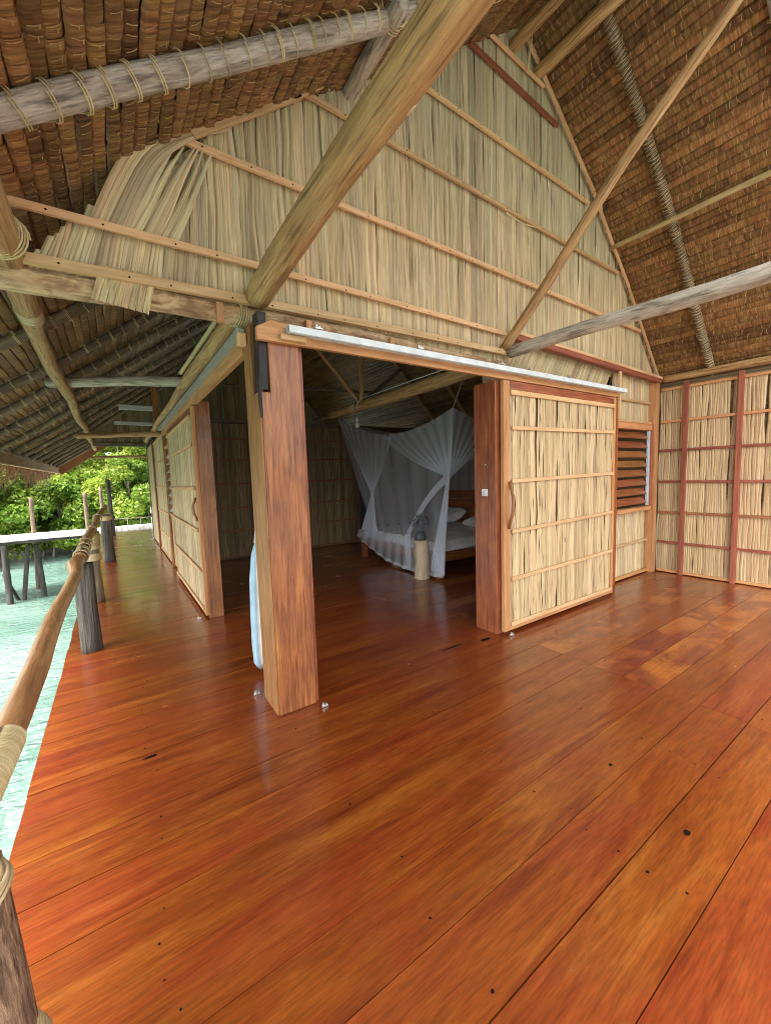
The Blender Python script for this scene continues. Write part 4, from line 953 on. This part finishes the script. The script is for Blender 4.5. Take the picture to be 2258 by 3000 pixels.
bx_ = MB(); bx_.box((4.02, 5.65, .005), (4.32, 5.80, .03)); tag(bx_.build('flat_board', 'planks', bevel=.003), 'thin pale board lying on the floor under the bed foot', 'board')

# hammock hanging behind the column
hm = thing('hammock', (.87, 3.2, .1), 'gathered white and blue striped hammock hanging behind the corner column', 'hammock')
M['hw'] = flat('white_cotton', (.75, .75, .70), .9); M['hbl'] = flat('blue_cotton', (.12, .24, .42), .9); M['hlb'] = flat('pale_blue_cotton', (.36, .55, .68), .9)
mb = MB(); cx_, cy_ = .93, 3.22
prof = [(1.12, .02), (1.0, .055), (.8, .075), (.5, .085), (.25, .09), (.14, .085), (.09, .06)]
n = 36; vs, lc = [], []
for z, r in prof:
    for k in range(n):
        a = 2*math.pi*k/n; rr = r*(1+.14*math.sin(a*9)+.06*math.sin(a*4+z*3)); vs.append((cx_+rr*math.cos(a), cy_+rr*math.sin(a), z+(.04*math.cos(a) if z < .2 else 0)))
pat = [0, 0, 1, 1, 0, 0, 0, 2, 2]
for i in range(len(prof)-1):
    for k in range(n): 
        b_ = len(vs)*0
        mb.F.append((i*n+k, i*n+(k+1) % n, (i+1)*n+(k+1) % n, (i+1)*n+k)); mb.MI.append(pat[k % 9] if (k // 9) % 4 != 2 else (2 if k % 9 < 4 else 0))
mb.F.append(tuple(range((len(prof)-1)*n, len(prof)*n))); mb.MI.append(0)
mb.V.append(np.array(vs)); mb.L.append(np.array(vs)); mb.R.append(np.full(len(vs), .5)); mb.n = len(vs)
mb.build('cloth', ['hw', 'hbl', 'hlb'], hm, smooth=True)
mb = MB()
for k in range(9):
    a = 2*math.pi*k/9; mb.tube([(cx_+.035*math.cos(a), cy_+.035*math.sin(a), 1.09), (cx_, cy_, 1.40)], .0035, n=5)
mb.tube([(cx_, cy_, 1.40), (.93, 3.0, 1.75), (.93, 2.86, 1.9)], .007, n=7); mb.build('cord', 'hw', hm)

# ------------------------------------------------------------------ railing of the veranda
rl = thing('handrail', (-.33, 3, 0), 'long crooked smooth handrail along the water side of the veranda', 'handrail')
pole('rail_pole', [(-.36, 1.22, .815), (-.335, 1.7, .832), (-.325, 2.19, .838), (-.335, 3.13, .85), (-.32, 4.1, .87), (-.35, 4.45, .90), (-.31, 4.7, .93)], [.041, .042, .044, .043, .042, .060, .048], 'rail', rl, wob=.06, bend=.01, res=.05, n=20)
pole('rail_pole', [(-.31, 4.6, .93), (-.32, 5.4, .95), (-.30, 6.8, .99), (-.28, 8.6, 1.03), (-.2, 11.0, 1.10)], [.05, .05, .045, .05, .05], 'log', rl, wob=.07, bend=.012, res=.08, n=16)
def wrap(c, d, r, t, turns, par, pt=None):
    mb = MB(); mb.ring(c, d, r, t, turns, pt or t*1.9, n=18); mb.build('rattan_wrap', 'raffia', par, smooth=True)
wrap((-.348, 1.45, .822), (.05, 1, .03), .048, .0034, 52, rl, .0066)
for yy_, r_ in ((4.72, .055), (4.95, .05), (5.25, .05), (5.6, .05)): wrap((-.31, yy_, .935+(yy_-4.7)*.02), (0, 1, .03), r_, .006, 9, rl)
wrap((-.30, 6.7, .985), (0, 1, 0), .05, .008, 7, rl)
wrap((-.28, 8.5, 1.03), (0, 1, 0), .055, .009, 7, rl)
def rpost(x, y_, h, r, lab, mat='charlog', top=None, wraps=()):
    t = thing('railing_post', (x, y_, 0), lab, 'railing post', 'railing posts along the veranda edge')
    pole('shaft', [(x, y_, -.02), (x-.01, y_, h*.5), (x if top is None else top, y_, h)], [r*1.12, r, r*.95], mat, t, wob=.1, bend=.006, res=.08, n=18)
    for z0, n_ in wraps: wrap((x, y_, z0), (0, 0, 1), r*1.05, .007, n_, t)
    return t
rpost(-.30, 4.72, .86, .078, 'thick dark weathered railing post, first full one past the near rail joint', top=-.30)
rpost(-.29, 6.66, .97, .062, 'brown railing post wrapped with rattan, behind the thick dark one', mat='darkrafter', wraps=((.90, 9), (.78, 8), (.62, 7)))
rpost(-.19, 10.0, .98, .095, 'dark crooked railing post near the far end with a rattan collar', wraps=((.93, 7),))
rpost(-.14, 15.0, 1.75, .06, 'tall thin blackened post at the far end of the railing')
np_ = rpost(-.305, 1.15, .80, .063, top=-.33, lab='bark-mottled near railing post at the lower left corner', mat='mottle')
for z0, n_, tl in ((.72, 4, .5), (.34, 14, .5), (.2, 8, .3)): 
    mb = MB(); mb.ring((-.33+(.8-z0)*.03, 1.15, z0), (-tl, .1, 1), .072, .005, n_, .010, n=22); mb.build('rattan_wrap', 'raffia', np_, smooth=True)
mb = MB()
for k in range(5): mb.ring((-.315, 1.10, .80), (.25, -.2, 1), .022+.010*k, .0055, 1, .004, n=24)
mb.build('rattan_coil', 'raffia', np_, smooth=True)

# ------------------------------------------------------------------ jetty
jt = thing('jetty', (-10, 16.6, 0), 'sun-bleached plank jetty crossing the water beyond the veranda', 'jetty')
mb = MB(); x = -26
while x < 2.6:
    w_ = .16*random.uniform(.9, 1.1); mb.box((x, 15.95+random.uniform(-.04, .04), -.005), (x+w_-.012, 18.0+random.uniform(-.04, .04), .025), axis=1); x += w_
mb.build('deck_boards', 'planks', jt)
mb = MB(); mb.box((-26, 16.02, -.09), (2.5, 16.10, -.01)); mb.box((-26, 17.8, -.13), (2.5, 17.88, -.01)); mb.build('edge_beam', 'seagrey', jt)
for x, y_, z1, lean in ((-2.85, 16.06, -.1, .0), (-2.35, 17.84, 1.25, -.1), (-.9, 17.9, 1.32, 0), (-.42, 17.9, 1.5, 0), (-6.2, 16.06, -.1, 0), (-6.0, 17.8, 1.2, 0), (-10, 16.06, -.1, 0), (-10, 17.8, 1.2, 0), (-.6, 16.06, -.1, 0)):
    pole('pile', [(x+lean, y_, -3.2), (x, y_, z1)], .075 if z1 < 0 else .06, 'seagrey' if z1 < 0 else 'darkrafter', jt, wob=.1)
pole('brace', [(-2.35, 16.4, -.2), (-2.75, 16.4, -3)], .06, 'seagrey', jt); pole('brace', [(-2.95, 16.2, -1.0), (-2.45, 16.9, -3)], .045, 'seagrey', jt)
pole('brace', [(-2.2, 16.6, -.2), (-2.05, 16.5, -3)], .075, 'seagrey', jt)
mb = MB()
for k in range(6): mb.tube([(-.1+k*.42, 17.95, .02), (-.1+k*.42, 17.95, .30)], .012, n=6)
mb.tube([(-.3, 17.95, .30), (1.0, 17.95, .285), (2.4, 17.95, .31)], .012, n=6); mb.build('rope_rail', 'greylog', jt)
dm = thing('water_tank', (1.55, 18.9, 0), 'pale rounded tank at the end of the jetty beside the wall corner', 'tank')  # unidentified pale form, built as a dome with a small dark box
mb = MB(); mb.tube([(1.62, 18.4, 0), (1.62, 18.4, .55), (1.62, 18.4, .85), (1.62, 18.4, 1.03), (1.62, 18.4, 1.1)], [.5, .5, .42, .25, .05], n=24); mb.build('shell', 'white', dm, smooth=True)
part_box((1.0, 17.6, .32), (1.25, 17.75, .45), 'valve_box', 'black', dm)

# ------------------------------------------------------------------ mangroves
def mangrove(x, y_, r, h, n, lab, seed):
    rg = np.random.default_rng(seed); random.seed(seed)
    t = thing('mangrove_tree', (x, y_, -1.9), lab, 'mangrove', 'mangrove trees on the far shore')
    tr = MB()
    hub = np.array([x, y_, -1.0])
    for k in range(7):
        a = rg.uniform(0, 6.28); tr.tube([hub+[math.cos(a)*r*.35, math.sin(a)*r*.35, -1.2], hub+[math.cos(a)*r*.2, math.sin(a)*r*.2, .2], hub+[0, 0, .9]], [.04, .05, .06], n=6)
    tips = []
    for k in range(9):
        a = rg.uniform(0, 6.28); rr = rg.uniform(.3, .95)*r; zz = rg.uniform(.4, .95)*h
        tip = np.array([x+math.cos(a)*rr, y_+math.sin(a)*rr, -1.0+zz]); tr.tube([hub+[0, 0, .7], (hub+tip)/2+[rg.normal(0, .3), rg.normal(0, .3), .3], tip], [.08, .05, .02], n=6); tips.append(tip)
    tr.build('trunk', 'greylog', t)
    # leaf clumps
    nc = 130; a = rg.uniform(0, 6.28, nc); u = rg.uniform(0, 1, nc)**.5; cz = rg.uniform(-.15, 1, nc)
    cen = np.stack([x+np.cos(a)*r*u*np.sqrt(np.clip(1-(cz*.8)**2, 0, 1)), y_+np.sin(a)*r*u*np.sqrt(np.clip(1-(cz*.8)**2, 0, 1)), -1.6+h*(.12+.88*np.clip(cz, 0, 1))+rg.normal(0, .2, nc)], 1)
    cr = rg.uniform(.35, .85, nc); tone = rg.uniform(0, 1, nc)
    ci = rg.integers(0, nc, n); d = rg.normal(0, 1, (n, 3)); d /= np.linalg.norm(d, axis=1)[:, None]; rad = rg.uniform(.35, 1, n)**.5
    c = cen[ci]+d*(cr[ci]*rad)[:, None]*[1, 1, .7]
    ax = rg.normal(0, 1, (n, 3))+d*.3+[0, 0, .3]; ax /= np.linalg.norm(ax, axis=1)[:, None]
    sd2 = np.cross(ax, rg.normal(0, 1, (n, 3))); sd2 /= np.linalg.norm(sd2, axis=1)[:, None]
    L1 = rg.uniform(.07, .13, n)[:, None]; W1 = L1*.5
    P_ = np.zeros((n, 2, 2, 3)); P_[:, 0, 0] = c-ax*L1; P_[:, 0, 1] = c+sd2*W1; P_[:, 1, 0] = c-sd2*W1; P_[:, 1, 1] = c+ax*L1
    mb = MB(); mb.patches(P_, np.clip(tone[ci]*.55+rg.uniform(0, .45, n), 0, 1)); mb.build('crown', 'mangrove', t)
specs = [(-9.0, 27, 3.2, 4.4, 12000), (-5.4, 25.5, 2.8, 4.8, 30000), (-2.4, 26.5, 3.0, 5.6, 46000), (.9, 25.5, 2.9, 5.6, 46000), (3.8, 27, 3.0, 6.2, 14000), (-6.5, 31, 4, 7.2, 30000), (-1.5, 31, 4.2, 8.6, 50000), (3.0, 32, 4.4, 9.6, 40000), (7.5, 36, 4, 8.0, 8000), (-12, 38, 4.5, 8, 8000)]
labs = ['low mangrove at the left edge above the jetty', 'bushy mangrove just right of the jetty posts at the left edge', 'bright green mangrove behind the railing end', 'full mangrove beyond the tall black post', 'mangrove partly hidden by the left wall corner',
        'taller mangrove in the back row at the left under the fringe', 'tall back-row mangrove seen below the roof edge', 'tallest back-row mangrove touching the barge board', 'back-row mangrove mostly hidden behind the left wall', 'far-left back-row mangrove under the eave']
for i, (s_, lab) in enumerate(zip(specs, labs)): mangrove(*s_, lab, 100+i)
